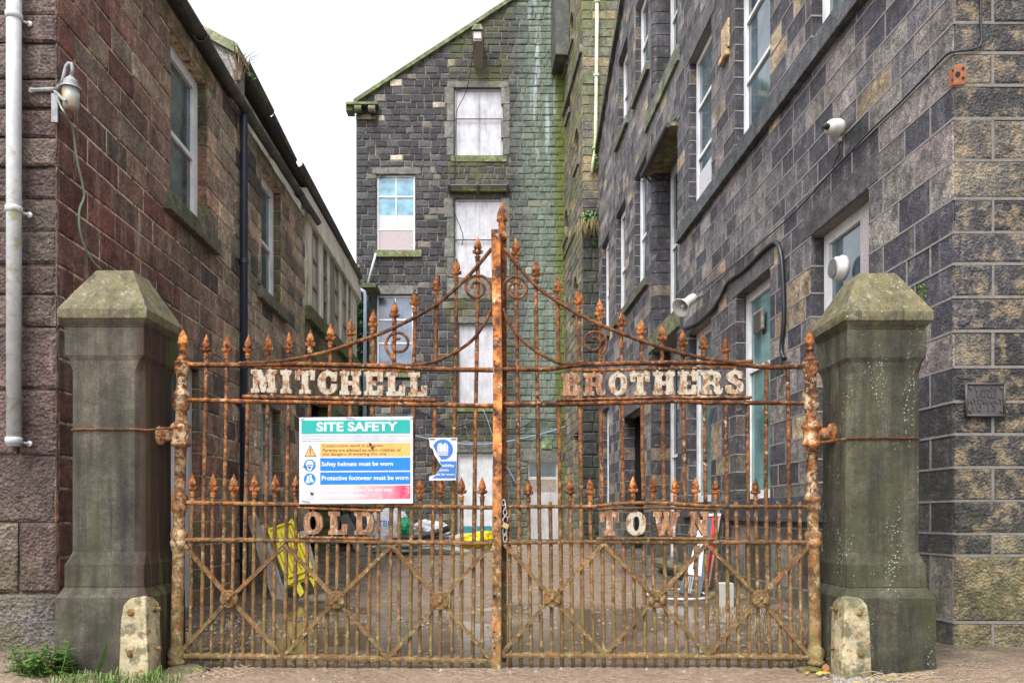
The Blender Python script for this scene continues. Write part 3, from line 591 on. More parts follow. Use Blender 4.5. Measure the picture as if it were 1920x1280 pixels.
def vent():
    Y = 9.45; root = thing('fan_vent', W(1572, 503, Y), 'round cream extractor vent set in the window behind the right pillar', 'vent'); s = Y / F; ax = PR.N * 1.0
    c = W(1580, 503, Y); mb = MB(); lathe(mb, c - ax * .02, [(0, .15), (.05, .155), (.06, .14), (.12, .135), (.13, .12)], 26, axis=ax); mb.build('casing', M['white plastic'], root, True)
    mb = MB()
    a = PR.U.normalized()
    for k in range(-5, 6):
        h = math.sqrt(max(.0, .115 ** 2 - (k * .02) ** 2)); tube(mb, [c + ax * .135 + a * (k * .02) + V((0, 0, -h)), c + ax * .135 + a * (k * .02) + V((0, 0, h))], .004, 4); tube(mb, [c + ax * .137 + a * -h + V((0, 0, k * .02)), c + ax * .137 + a * h + V((0, 0, k * .02))], .004, 4)
    lathe(mb, c + ax * .1305, [(0, .112), (.001, .112)], 20, axis=ax, c=(.1, .1, .1)); mb.build('grille', M['alu'], root)
    Y = 12.3; c = PR.pt(Y, H + (HZ - 602) * Y / F, -.165); root = thing('air_brick_vent', c, 'rectangular brown louvre vent in the second window pane', 'vent')
    P2 = Plane(c, PR.U, PR.N); mb = MB(); wbox(mb, P2, -.20, .2, -.17, .17, 0, .05); bevel(mb.build('casing', M['w_brown'], root), .02)
    mb = MB()
    for k in range(8): wbox(mb, P2, -.15, .15, -.14 + k * .036, -.125 + k * .036, .05, .058)
    mb.build('louvre', M['dark iron'], root)
vent()
def plaque():
    x0, x1, y0, y1 = 1811, 1883, 720, 779; root = thing('fire_hydrant_plaque', W(1847, 750, YC - .02), 'cast iron fire hydrant plaque bolted to the front stones on the right', 'plaque')
    Yp = YC - .035; g = lambda x, y, d: W(x, y, Yp) + V((0, -d, 0))
    mb = MB(); a, b = W(x0, y1, Yp), W(x1, y0, Yp); box(mb, (a.x, Yp, a.z), (b.x, Yp + .03, b.z)); pl = bevel(mb.build('plate', M['dark iron'], root), .012, 3)
    mb = MB()
    for (q0, q1) in (((x0, y0), (x1, y0)), ((x0, y1), (x1, y1)), ((x0, y0), (x0, y1)), ((x1, y0), (x1, y1))): tube(mb, [g(*q0, .004), g(*q1, .004)], .012, 8)
    mb.build('rim', M['dark iron'], pl, True)
    for t_, xa, xb, ya, yb in (('L BROS', 1829, 1869, 726, 733.5), ('FIRE', 1831, 1868, 735.5, 745), ('HYDRANT', 1815, 1880, 747, 757), ('10 13', 1824, 1869, 759, 771)):
        text_fit(t_, xa, xb, ya, yb, g, M['dark iron'], pl, bold=.02, ext=.008)
    for (x, y) in ((1819, 727), (1877, 727), (1819, 771), (1877, 771)):
        mb = MB(); lathe(mb, g(x, y, 0), [(0, .017), (.012, .015), (.014, .008)], 6, axis=V((0, -1, 0))); mb.build('bolt', M['rust_brown'] if y > 750 else M['dark iron'], root)
plaque()

# ================================================================== LEFT BUILDING
XL = (107 - 960) * YC / F; dL = (930 - 960) / F
PL = Plane((XL - dL * YC, 0, 0), (dL, 1, 0), (1, -dL, 0)); PLF = Plane((XL, YC, 0), (-1, 0, 0), (0, -1, 0))
def YL(px): return 5843.0 / (930 - px)
def LP(px, py, d=.02):
    Y = YL(px); return PL.pt(Y, H + (HZ - py) * Y / F, d)
zl = [-.3] + [H + (HZ - y) * YC / F for y in (1233, 1112, 980, 854, 731, 613, 552, 496, 434, 374, 315, 258, 204, 149, 82.5, 28)]
while zl[-1] < 7.75: zl.append(zl[-1] + R.uniform(.26, .31))
zs = [-.3] + [H + (HZ - y) * YC / F for y in (1233, 1170, 1112, 1045, 980, 915, 854, 790, 731, 670, 613, 552, 496, 434, 374, 315, 258, 204, 149, 82.5, 28)]
while zs[-1] < 7.75: zs.append(zs[-1] + .28)
lb = thing('stone_building', (XL, YC, 0), 'red brown stone building on the left with sash windows and a long gutter', 'building')
ops_l = [(9.58, 10.78, 5.26, 7.34), (13.28, 14.46, 5.2, 7.36), (9.45, 10.5, .02, 3.3), (13.3, 14.46, 1.7, 3.27)]
mb, mo = MB(), MB(); zs1 = [z for z in zs if z < 7.6] + [7.62]
masonry(PL, YC - .01, 16.3, zs1, ops_l, tint_l, mb, mo, joint=.024, lr=(.34, .72), prot=.012, bev=.010, jit=.003, quoin=(.30, .55), back=-.006)
for o in ops_l: reveal(PL, o, .16, zs1, lambda u, z: pick([(1, (.10, .09, .05)), (1, (.13, .08, .06)), (1, (.09, .085, .05))]), mb, mo)
mb.build('side_wall', M['stone_l'], lb); mo.build('side_mortar', M['mort_l'], lb)
mb, mo = MB(), MB()
masonry(PLF, -.01, 8, zl[:17] + [7.62] if zl[16] < 7.3 else zl, [], tint_lf, mb, mo, joint=.022, lr=(.45, 1.0), prot=.03, bev=.022, jit=.006, quoin=(.36, .75), back=-.02)
mb.build('front_wall', M['stone_lf'], lb); mo.build('front_mortar', M['mort_lf'], lb)
slab(PL, 9.36, 11.07, 5.04, 5.255, -.16, .10, M['sill_l'], lb, 'sill'); slab(PL, 13.0, 14.75, 5.0, 5.2, -.16, .10, M['sill_l'], lb, 'sill')
slab(PL, 9.25, 11.1, 7.345, 7.6, -.2, .012, M['sill_l'], lb, 'lintel', (.20, .15, .10)); slab(PL, 13.0, 14.75, 7.365, 7.6, -.2, .012, M['sill_l'], lb, 'lintel', (.19, .15, .10))
slab(PL, 9.2, 10.8, 3.3, 3.62, -.16, .01, M['lintel_r'], lb, 'lintel', (.11, .09, .08)); slab(PL, 13.05, 14.7, 3.27, 3.55, -.16, .01, M['lintel_r'], lb, 'lintel', (.12, .10, .085)); slab(PL, 13.1, 14.65, 1.52, 1.7, -.16, .08, M['sill_l'], lb, 'sill')
for o in ops_l[:2]: add_window(PL, o, .13, lb, M['g_pale'], M['w_white'], .15, trans=(.47,))
add_window(PL, ops_l[3], .15, lb, M['g_teal'], M['w_grey'], .10, mull=(.5,), trans=(.6,), board=(.38, M['w_grey']))
mb = MB(); u0, u1, z0, z1 = ops_l[2]
wbox(mb, PL, u0, u0 + .08, z0, z1, -.2, -.1); wbox(mb, PL, u1 - .12, u1, z0, z1, -.2, -.1); wbox(mb, PL, u0 + .08, u1 - .12, 2.28, 2.4, -.2, -.09); dr = mb.build('door', M['w_grey'], lb)
mb = MB()
for k in range(6): wbox(mb, PL, u0 + .08 + k * .142, u0 + .08 + (k + 1) * .142 - .008, z0 + .05, 2.28, -.19, -.15)
mb.build('door_boards', M['w_white'], dr); mb = MB(); wbox(mb, PL, u0 + .08, u1 - .12, 2.4, z1, -.19, -.17); mb.build('pane', M['g_dark'], dr)
def halfpipe(mb, P, u0, u1, za, zb, r, d):    # gutter as a half round trough with wall thickness
    prof = [(math.cos(a) * r, math.sin(a) * r) for a in [math.pi + math.pi * k / 8 for k in range(9)]]; pin = [(x * .85, y * .85) for x, y in prof[::-1]]
    pr = prof + pin; n = len(pr)
    vs = [P.pt(u, z + y, d + x) for (u, z) in ((u0, za), (u1, zb)) for x, y in pr]
    mb.add(vs, [(k, (k + 1) % n, n + (k + 1) % n, n + k) for k in range(n)] + [tuple(range(n))[::-1], tuple(range(n, 2 * n))])
segs = [(6.9, 10.3, 7.72, 7.73), (10.3, 12.1, 7.71, 7.68), (12.1, 13.7, 7.68, 7.72), (13.7, 15.4, 7.74, 7.77), (15.4, 17.0, 7.76, 7.80)]
mb = MB()
for s in segs: halfpipe(mb, PL, s[0], s[1], s[2], s[3], .085, .11)
for s in segs[1:]: halfpipe(mb, PL, s[0] - .04, s[0] + .04, s[2] + .0, s[2], .10, .11)
mb.build('gutter', M['gutter'], lb, False)
# drain pipes are parts of their building
def drain(P, u, z0, z1, r, d, mat, root, rings, name='drainpipe', extra=None, n=16):
    mb = MB(); pts = [P.pt(u, z0, d), P.pt(u, z1, d)]
    if extra: pts = extra(P, u, z0, z1, d)
    tube(mb, pts, r, n); pp = mb.build(name, mat, root, True)
    for z in rings:
        mb = MB(); lathe(mb, P.pt(u, z - .035, d), [(0, r * 1.02), (.003, r * 1.22), (.07, r * 1.22), (.075, r * 1.02)], n); wbox(mb, P, u - .13 if r < .08 else u - .15, u + .0, z + .0, z + .03, .0, .02)
        mb.build('bracket', mat, pp)
    return pp
drain(PL, 12.1, .15, 7.62, .058, .085, M['pipe_navy'], lb, (.62, 3.05, 5.3), extra=lambda P, u, z0, z1, d: [P.pt(u, z0, d), P.pt(u, z1 - .05, d), P.pt(u, z1, d + .01)])
pw = drain(PLF, .325, H + (HZ - 838) * YC / F, 8, .062, .11, M['pipe_white'], lb, ())
for y in (46, 402, 828):
    mb = MB()
    z = H + (HZ - y) * YC / F; lathe(mb, PLF.pt(.325, z - .03, .11), [(0, .063), (.002, .071), (.055, .071), (.06, .063)], 18)
    tube(mb, [PLF.pt(.29, z - .01, .07), PLF.pt(.235, z - .02, .045)], .012, 6); lathe(mb, PLF.pt(.23, z - .02, .035), [(0, .028), (.008, .026)], 12, axis=V((0, -1, 0)))
    mb.build('bracket', M['pipe_white'], pw, True)
# rear timber clad upper floor over an open shed
mb = MB(); ys = [16.32, 22.5]
mb2, mo = MB(), MB()
zt = [z for z in zs if z < 5.2] + [5.48]
masonry(PL, 16.3, 22.5, zt, [(16.45, 21.6, -.5, 4.0)], lambda u, z: pick([(2, (.15, .14, .10)), (1, (.20, .18, .14)), (1, (.10, .11, .08))]), mb2, mo, joint=.02, lr=(.35, .7), prot=.02, jit=.004)
mb2.build('rear_wall', M['stone_w'], lb); mo.build('rear_mortar', M['mort_g'], lb)
slab(PL, 16.3, 22.55, 5.49, 5.78, -.2, .13, M['sill_l'], lb, 'sill', (.12, .14, .07)); slab(PL, 16.4, 21.9, 3.99, 4.25, -.3, .012, M['w_brown'], lb, 'lintel')
uL = lambda px: YL(px)
mb = MB(); wbox(mb, PL, 16.32, 22.5, 5.78, 7.62, -.20, -.16); mb.build('upper_backing', M['black'], lb)
posts = [(16.32, uL(583.6), .02), (uL(595), uL(604.5), .015), (uL(611.7), uL(617.5), .015), (uL(633.5), uL(641), .015), (uL(648), uL(652), .015), (uL(656), uL(668), .015)]
for a, b, d in posts:
    mb = MB()
    wbox(mb, PL, a, b, 5.78, 7.66, -.14, d)
    m_ = (a + b) / 2; wbox(mb, PL, m_ - .05, m_ + .05, 5.79, 7.6, d, d + .012)
    mb.build('timber_post', M['w_cream'], lb)
slab(PL, uL(617.6), uL(625), 5.78, 7.62, -.15, .02, M['w_brown'], lb, 'pier')
for (a, b, gm_) in ((uL(583.6), uL(595), M['g_milk']), (uL(604.5), uL(611.7), M['g_pale']), (uL(625), uL(633.5), M['g_milk']), (uL(641), uL(648), M['g_milk']), (uL(652), uL(656), M['g_milk'])):
    add_window(PL, (a, b, 5.79, 7.6), -.025, lb, gm_, M['w_brown'], .045, trans=(.33, .66))
mb = MB(); prism(mb, [PL.pt(16.3, 7.62, .1), PL.pt(16.3, 7.66, .1), PL.pt(16.3, 8.25, .04), PL.pt(16.3, 8.25, -.4), PL.pt(16.3, 7.62, -.4)], PL.U * 6.3); mb.build('fascia', M['w_cream'], lb)
mb = MB(); wbox(mb, PL, 12.35, 16.3, 7.6, 8.30, -.5, -.14); mb.build('upstand', M['w_cream'], lb)
mb = MB(); segs2 = [(12.6, 14.0, 8.72, 8.66), (14.0, 15.6, 8.62, 8.52), (15.6, 18.6, 8.46, 8.42), (18.6, 22.6, 8.42, 8.34)]
for i, s in enumerate(segs2): halfpipe(mb, PL, s[0], s[1], s[2], s[3], .10, .04 if s[0] > 15 else -.08)
mb.build('upper_gutter', M['gutter'], lb)
# parapet gable and roofs
mb = MB()
prism(mb, [(-4.28, 12.0, 7.6), (-4.28, 12.0, 8.42), (-4.34, 12.0, 8.55), (-8.5, 12.0, 10.65), (-8.5, 12.0, 7.6)], (0, .38, 0), (.20, .19, .185)); mb.build('parapet', M['stone_l'], lb)
mb = MB(); prism(mb, [(-4.22, 11.93, 8.45), (-4.25, 11.93, 8.62), (-8.5, 11.93, 10.83), (-8.5, 11.93, 10.68)], (0, .52, 0), (.2, .2, .13)); mb.build('coping', M['sill_l'], lb)
mb = MB()
def roofq(y0, y1, xo, zo): mb.add([(PL.pt(y0, 0).x + xo, y0, zo), (PL.pt(y1, 0).x + xo, y1, zo), (-9, y1, zo + 2.4), (-9, y0, zo + 2.4)], [(0, 1, 2, 3)])
roofq(6.9, 12.0, .12, 7.70); roofq(12.35, 22.6, .02, 8.42); mb.add([(-4.2, 12.38, 8.36), (-4.6, 22.6, 8.3), (-9, 22.6, 10.7), (-9, 12.38, 10.7)], [(0, 3, 2, 1)]); mb.build('roof', M['slate'], lb)
mb = MB(); mb.add([(-4.62, 22.5, 0), (-9, 22.5, 0), (-9, 22.5, 10.7), (-4.62, 22.5, 8.4)], [(0, 1, 2, 3)], (.12, .12, .1)); mb.add([(-9, 7.1, 0), (-9, 22.5, 0), (-9, 22.5, 10.7), (-9, 7.1, 10)], [(0, 1, 2, 3)], (.1, .1, .1)); mb.build('rear_gable', M['stone_w'], lb)
mb = MB(); box(mb, (-8.0, 16.45, 0), (-7.9, 22.4, 4.0)); box(mb, (-8, 22.3, 0), (-4.9, 22.4, 4.0)); box(mb, (-8, 16.35, 0), (-4.6, 16.44, 4.0)); box(mb, (-8, 16.4, 4.0), (-4.75, 22.4, 4.1)); mb.build('shed_interior', M['black'], lb)
mb = MB(); wbox(mb, PL, uL(583), uL(590), .2, 4.0, -.3, -.12); mb.build('shed_post', M['w_grey'], lb)
# mossy stone pier below the shed lintel
mp = thing('stone_pier', W(614, 1045, 19.3), 'square moss covered stone pier standing under the open shed', 'pier')
mb = MB(); a = W(597, 1046, 19.2); b = W(632, 1046, 19.2)
zz = .25
while zz < 4.0: hh = min(R.uniform(.3, .45), 4.0 - zz); hexa(mb, [(a.x + R.uniform(0, .02), 19.0, zz), (b.x, 19.0, zz), (b.x, 19.5, zz), (a.x, 19.5, zz), (a.x + .01, 19.0, zz + hh - .012), (b.x, 19.0, zz + hh - .012), (b.x, 19.5, zz + hh - .012), (a.x, 19.5, zz + hh - .012)], jitc((.09, .10, .06))); zz += hh
bevel(mb.build('shaft', M['stone_dark'], mp), .02)

# ---- wall lamp on the left corner
def wall_lamp():
    Y = 6.95; s = Y / F; root = thing('wall_lamp', W(105, 175, YC), 'grey bulkhead lamp with a stained glass jar on swan neck bracket at the left corner', 'lamp')
    mb = MB(); tube(mb, [W(60, 170, YC - .03), W(104, 168, YC - .04)], .02, 8); lathe(mb, W(60, 170, YC - .03), [(-.01, .028), (.012, .026)], 14, axis=V((0, -1, 0)))
    tube(mb, [W(103, 176, YC - .045), W(103, 230, YC - .045)], 0, sq=(.028, .010)); tube(mb, [W(103, 172, YC - .05), W(118, 186, Y - .05), W(124, 190, Y - .08)], .014, 8)
    tube(mb, [W(108, 166, YC - .05), W(118, 158, Y)], .022, 8); mb.build('bracket', M['alu'], root)
    mb = MB(); tube(mb, [W(115, 160, Y), W(120, 142, Y), W(124, 125, Y), W(129, 119, Y), W(134, 120, Y), (W(136, 128, Y)), W(135, 146, Y)], .016, 10); mb.build('swan_neck', M['alu'], root, True)
    c = W(133, 168, Y); mb = MB(); lathe(mb, c, [(0, 19 * s), (3 * s, 18 * s), (3.5 * s, 14 * s), (14 * s, 12.5 * s), (20 * s, 8 * s), (24 * s, 4 * s), (26 * s, 3 * s)], 24, lobe=.1); mb.build('cap', M['alu'], root, False)
    mb = MB(); lathe(mb, c - V((0, 0, 38 * s)), [(0, 6 * s), (1 * s, 10 * s), (5 * s, 13.5 * s), (38 * s, 15.5 * s)], 22); mb.build('glass_jar', M['lamp glass'], root, True)
wall_lamp()
cable('cable', [W(107, 180, 7.0), W(114, 200, 7.0), W(123, 215, 7.0), LP(126, 245, .05), LP(134, 300, .05), LP(146, 352, .05), LP(147, 372, .05), LP(139, 393, .05), LP(141, 430, .04), LP(152, 465, .04), LP(170, 495, .04), LP(182, 505, .04)], .011, M['cable green'], 'thin pale green wire hanging down from the wall lamp', 4)

# ================================================================== GABLE MILL
YG = 32.0; PG = Plane((0, YG, 0), (1, 0, 0), (0, -1, 0)); SG = YG / F
gx = lambda px: (px - 960) * SG; gzz = lambda py: H + (HZ - py) * SG
gb = thing('mill_building', (gx(668), YG, .3), 'tall sooty stone mill gable with white boarded loading doors closing the yard', 'building')
def top_g(u): return gzz(190) + (u - gx(668)) * .651
cg = [.0]
while cg[-1] < 25: cg.append(cg[-1] + R.uniform(.23, .33))
gop = lambda x0, x1, y0, y1: (gx(x0), gx(x1), gzz(y1), gzz(y0))
A = gop(852, 943, 165, 292); B = gop(853, 943, 372, 520); C = gop(860, 926, 606, 757); D = gop(857, 926, 848, 1013)
W1 = gop(706, 778, 327, 470); W2 = gop(706, 775, 553, 686); E = gop(990, 1047, 865, 1010); KH = gop(706, 775, 790, 900)
ops_g = [A, B, C, D, W1, W2, E, KH]
mb, mo = MB(), MB()
masonry(PG, gx(668), 2.3, cg, ops_g, tint_g, mb, mo, joint=.028, lr=(.24, .56), prot=.035, bev=.026, jit=.016, top=top_g, back=-.02)
for o in ops_g: reveal(PG, o, .18, cg, tint_g, mb, mo)
mb.build('gable_wall', M['stone_g'], gb); mo.build('gable_mortar', M['mort_g'], gb)
mb = MB(); u0, u1 = gx(664), 2.6
prism(mb, [PG.pt(u0, top_g(u0) - .1, .14), PG.pt(u1, top_g(u1) - .1, .14), PG.pt(u1, top_g(u1) + .08, .14), PG.pt(u0, top_g(u0) + .08, .14)], (0, .6, 0), (.13, .15, .07)); mb.build('verge_coping', M['sill_l'], gb)
mb = MB(); mb.add([(gx(664), YG, top_g(gx(664))), (2.6, YG, top_g(2.6)), (2.6, YG + 14, top_g(2.6)), (gx(664), YG + 14, top_g(gx(664)))], [(0, 1, 2, 3)]); mb.build('roof', M['slate'], gb)
mb = MB(); mb.add([(gx(668), YG, 0), (gx(668), YG + 14, 0), (gx(668), YG + 14, 18), (gx(668), YG, 18)], [(0, 1, 2, 3)], (.1, .1, .1)); mb.build('flank_wall', M['stone_w'], gb)
# kneeler with two corbels
slab(PG, gx(652), gx(711), gzz(204), gzz(199), -.3, .35, M['sill_l'], gb, 'kneeler', (.14, .16, .07)); slab(PG, gx(650), gx(663), gzz(212), gzz(196), -.3, .2, M['sill_l'], gb, 'kneeler', (.14, .15, .08))
for x in (674, 700): 
    mb = MB(); lathe(mb, PG.pt(gx(x), gzz(212), .28), [(-.14, .15), (.14, .15)], 14, (.12, .12, .08), axis=V((1, 0, 0))); wbox(mb, PG, gx(x) - .13, gx(x) + .13, gzz(212), gzz(204), .0, .3, (.12, .12, .08)); mb.build('corbel', M['sill_l'], gb)
slab(PG, gx(668), gx(705), gzz(226), gzz(217), .0, .1, M['sill_l'], gb, 'corbel_base', (.17, .13, .10))
LG = (.115, .115, .105)
for (x0, x1, y0, y1) in ((838, 954, 154, 165), (698, 790, 315, 327), (838, 952, 522, 560), (696, 784, 536, 552), (845, 940, 594, 606), (980, 1056, 845, 864), (845, 940, 828, 848)):
    slab(PG, gx(x0), gx(x1), gzz(y1), gzz(y0), -.18, .04, M['lintel_g'], gb, 'lintel', LG, .02)
slab(PG, gx(703), gx(791), gzz(483), gzz(470), -.18, .12, M['sill_l'], gb, 'sill', (.14, .15, .08)); slab(PG, gx(700), gx(788), gzz(708), gzz(696), -.18, .12, M['sill_l'], gb, 'sill', (.14, .16, .09))
slab(PG, gx(846), gx(950), gzz(304), gzz(292), -.18, .05, M['sill_l'], gb, 'sill', (.13, .15, .07)); slab(PG, gx(850), gx(944), gzz(772), gzz(757), -.18, .06, M['sill_l'], gb, 'sill', (.13, .15, .07))
for (x0, x1, y0, y1) in ((838, 851, 165, 292), (944, 956, 165, 292), (838, 851, 372, 520), (944, 956, 372, 520)):
    for k in range(4):
        h = (y1 - y0) / 4; slab(PG, gx(x0) - (.0 if k % 2 else .1), gx(x1), gzz(y0 + h * (k + 1)) + .02, gzz(y0 + h * k), -.1, .035, M['lintel_g'], gb, 'jamb_stone', LG, .02)
slab(PG, gx(842), gx(953), gzz(362), gzz(352), -.18, .22, M['sill_l'], gb, 'lintel', (.12, .14, .06))
mb = MB(); tube(mb, [PG.pt(gx(842), gzz(354), .3), PG.pt(gx(953), gzz(354), .3)], .045, 8)
for x in (843, 952, 897): tube(mb, [PG.pt(gx(x), gzz(344), .1), PG.pt(gx(x), gzz(354), .34), PG.pt(gx(x), gzz(366), .12)], .05, 8)
mb.build('roller_bar', M['dark iron'], gb)
def boarded(op, split=True, mat=None, name='loading_door', teal=False):
    u0, u1, z0, z1 = op; mb = MB(); fw = .07; wbox(mb, PG, u0, u0 + fw, z0, z1, -.2, -.10); wbox(mb, PG, u1 - fw, u1, z0, z1, -.2, -.10); wbox(mb, PG, u0 + fw, u1 - fw, z1 - fw, z1, -.2, -.10)
    m_ = (u0 + u1) / 2; wbox(mb, PG, m_ - .035, m_ + .035, z0, z1 - fw, -.19, -.115); o = mb.build(name, M['w_grey'], gb)
    for a, b in ((u0 + fw, m_ - .035), (m_ + .035, u1 - fw)):
        mb = MB(); wbox(mb, PG, a + .01, b - .01, z0 + .02, z1 - fw - .01, -.18, -.145); mb.build('door_leaf', mat or M['board'], o)
        if teal: mb = MB(); wbox(mb, PG, a + .01, b - .01, z0 + .33, z0 + .60, -.143, -.135); mb.build('kick_band', M['teal'], o)
    return o
boarded(A); boarded(B); boarded(C); boarded(D, teal=True, mat=M['board_low'], name='double_door')
for op, zf in ((A, .55), (B, .48)):
    mb = MB(); z = op[2] + (op[3] - op[2]) * zf; tube(mb, [PG.pt(op[0] + .02, z, -.05), PG.pt(op[1] - .02, z, -.05)], .025, 6); mb.build('door_bar', M['dark iron'], gb)
add_window(PG, W1, .10, gb, M['g_blue'], M['w_white'], .07, mull=(.5,), trans=(.32, .52, .72) if 0 else (.29, .72), board=(.28, M['render']))
mb = MB(); wbox(mb, PG, W1[0] + .08, W1[1] - .08, W1[2] + .30 * (W1[3] - W1[2]), W1[2] + .48 * (W1[3] - W1[2]), -.142, -.138); mb.build('blind', M['panel_w'], gb)
add_window(PG, W2, .10, gb, M['g_grey'], M['w_white'], .07, mull=(.5,), trans=(.33, .66)); add_window(PG, KH, .10, gb, M['g_dark'], M['w_grey'], .08, mull=(.5,))
u0, u1, z0, z1 = E
mb = MB(); wbox(mb, PG, u0, u0 + .06, z0, z1, -.16, -.08); wbox(mb, PG, u1 - .09, u1, z0, z1, -.16, -.08); wbox(mb, PG, u0 + .06, u1 - .09, gzz(897), gzz(893), -.15, -.08); de = mb.build('small_door', M['w_worn'], gb)
mb = MB(); wbox(mb, PG, u0 + .06, u1 - .09, z0, gzz(921), -.15, -.11); mb.build('door_leaf', M['w_grey'], de); mb = MB(); wbox(mb, PG, u0 + .06, u1 - .09, gzz(921), gzz(898), -.14, -.10); mb.build('door_panel', M['w_brown'], de)
mb = MB(); wbox(mb, PG, u0 + .06, u1 - .09, gzz(893), z1, -.15, -.14); mb.build('pane', M['g_dark'], de)
slab(PG, gx(1015), gx(1035), gzz(842), gzz(821), 0, .08, M['sill_l'], gb, 'stone_plaque', (.15, .19, .12))
# hoist beam housing
mb = MB(); hexa(mb, [PG.pt(gx(890), gzz(132), .0), PG.pt(gx(905), gzz(132), .0), PG.pt(gx(905), gzz(108), 1.1), PG.pt(gx(890), gzz(108), 1.1), PG.pt(gx(888), gzz(90), .0), PG.pt(gx(907), gzz(90), .0), PG.pt(gx(907), gzz(90), 1.1), PG.pt(gx(888), gzz(90), 1.1)]); hb = mb.build('hoist_beam', M['w_brown'], gb)
mb = MB(); wbox(mb, PG, gx(891), gx(904), gzz(104), gzz(92), 1.1, 1.13); mb.build('end_board', M['panel_w'], hb)
mb = MB(); prism(mb, [PG.pt(gx(887), gzz(90) + .01, 1.2), PG.pt(gx(908), gzz(90) + .01, 1.2), PG.pt(gx(904), gzz(80), 1.2), PG.pt(gx(892), gzz(80), 1.2)], (0, 1.2, 0), (.2, .22, .16)); mb.build('hood', M['sill_l'], hb)
cable('cable', [PG.pt(gx(893), gzz(108), 1.1), PG.pt(gx(888), gzz(130), .8), PG.pt(gx(875), gzz(175), .2), PG.pt(gx(860), gzz(203), .1), PG.pt(gx(856), gzz(225), .1), PG.pt(gx(852), gzz(330), .08), PG.pt(gx(850), gzz(390), .1), PG.pt(gx(868), gzz(440), .1), PG.pt(gx(866), gzz(462), .1)], .016, M['cable black'], 'thin dark rope hanging from the hoist beam down the gable')
cable('cable', [PG.pt(gx(x), gzz(y), .12) for x, y in ((775, 765), (800, 778), (830, 797), (850, 801), (875, 795), (898, 789), (915, 793), (940, 803), (970, 803), (985, 798), (1005, 788), (1050, 790), (1085, 784))], .03, M['cable black'], 'black cable looping along the gable above the double door')
cable('cable', [PG.pt(gx(x), gzz(y), .15) for x, y in ((775, 816), (800, 822), (850, 831), (900, 833), (950, 828), (1010, 815), (1045, 805), (1065, 797))], .022, M['cable blue'], 'thin blue cable sagging across the gable')
cable('cable', [PG.pt(gx(x), gzz(y), .15) for x, y in ((906, 768), (915, 790), (925, 820), (945, 865), (968, 905), (988, 936))], .018, M['cable blue'], 'thin blue cable hanging diagonally beside the double door')

# ================================================================== WING with round headed windows
YW0, YW1 = 27.6, 32.0
pw0 = V(((1092 - 960) * YW0 / F, YW0, 0)); pw1 = V(((1058 - 960) * YW1 / F, YW1, 0)); dW = (pw1.x - pw0.x) / (YW1 - YW0)
PW = Plane(pw0 - V((dW * YW0, YW0, 0)), (dW, 1, 0), (-1, dW, 0)); PWF = Plane(pw0, (1, 0, 0), (0, -1, 0))
wb = thing('stair_tower', tuple(pw0), 'narrow mossy stone tower with round headed windows between the gable and the right building', 'tower')
def YWp(px): k = (px - 960) / F; return (pw0.x - dW * YW0) / (k - dW)
cw = [.0]
while cw[-1] < 25: cw.append(cw[-1] + R.uniform(.28, .36))
arch = []
for (a, b, y0, y1) in ((1078, 1085, 243, 310), (1059, 1065, 394, 444), (1076, 1083, 519, 578), (1069.5, 1075, 25, 78), (1059, 1065, 80, 124), (1062, 1069, 168, 215)):
    ua, ub = sorted((YWp(a), YWp(b))); um = (ua + ub) / 2; arch.append((ua, ub, H + (HZ - y1) * um / F, H + (HZ - y0) * um / F))
dw = (YWp(1085), YWp(1075), .3, H + (HZ - 812) * 29 / F); dw = (min(dw[:2]), max(dw[:2]), dw[2], dw[3])
mb, mo = MB(), MB()
masonry(PW, YW0 - .01, YW1, cw, arch + [dw], tint_w, mb, mo, joint=.02, lr=(.3, .7), prot=.015, bev=.014, jit=.005); 
for o in arch + [dw]: reveal(PW, o, .25, cw, tint_w, mb, mo)
masonry(PWF, -.01, 4, cw, [], tint_w, mb, mo, joint=.024, lr=(.35, .8), prot=.02, bev=.02, jit=.008)
mb.build('tower_wall', M['stone_w'], wb); mo.build('tower_mortar', M['mort_g'], wb)
for (ua, ub, z0, z1) in arch:
    um = (ua + ub) / 2; r = (ub - ua) / 2; mb = MB()
    pts = [PW.pt(um + math.cos(t) * r, z1 - r + math.sin(t) * r, .03) for t in [math.pi * k / 10 for k in range(11)]]
    prism(mb, pts[:6] + [PW.pt(ub, z1 + .02, .03)][:0] + [PW.pt(um, z1 + .25, .03), PW.pt(ub + .2, z1 + .25, .03), PW.pt(ub + .2, z1 - r, .03)], PW.N * -.2, (.17, .15, .12)); prism(mb, pts[5:] + [PW.pt(ua - .2, z1 - r, .03), PW.pt(ua - .2, z1 + .25, .03), PW.pt(um, z1 + .25, .03)], PW.N * -.2, (.17, .15, .12)); mb.build('arch_head', M['stone_w'], wb)
    slab(PW, ua - .12, ub + .12, z0 - .22, z0, -.2, .09, M['sill_l'], wb, 'sill'); mb = MB(); mb.add([PW.pt(ua, z0, -.24), PW.pt(ub, z0, -.24), PW.pt(ub, z1, -.24), PW.pt(ua, z1, -.24)], [(0, 1, 2, 3)]); mb.build('pane', M['g_dark'], wb)
mb = MB(); mb.add([PW.pt(dw[0], 0, -.24), PW.pt(dw[1], 0, -.24), PW.pt(dw[1], dw[3], -.24), PW.pt(dw[0], dw[3], -.24)], [(0, 1, 2, 3)]); mb.build('doorway', M['black'], wb)
slab(PW, 27.6, 32, 17.9, 18.2, -.1, .10, M['sill_l'], wb, 'string_course'); slab(PW, 29, 32, 12.0, 12.15, -.1, .06, M['sill_l'], wb, 'string_course')
slab(PWF, .0, .58, H + (HZ - 158) * YW0 / F, H + (HZ - 134) * YW0 / F, -.1, .04, M['sill_l'], wb, 'corner_stone', (.15, .17, .10))
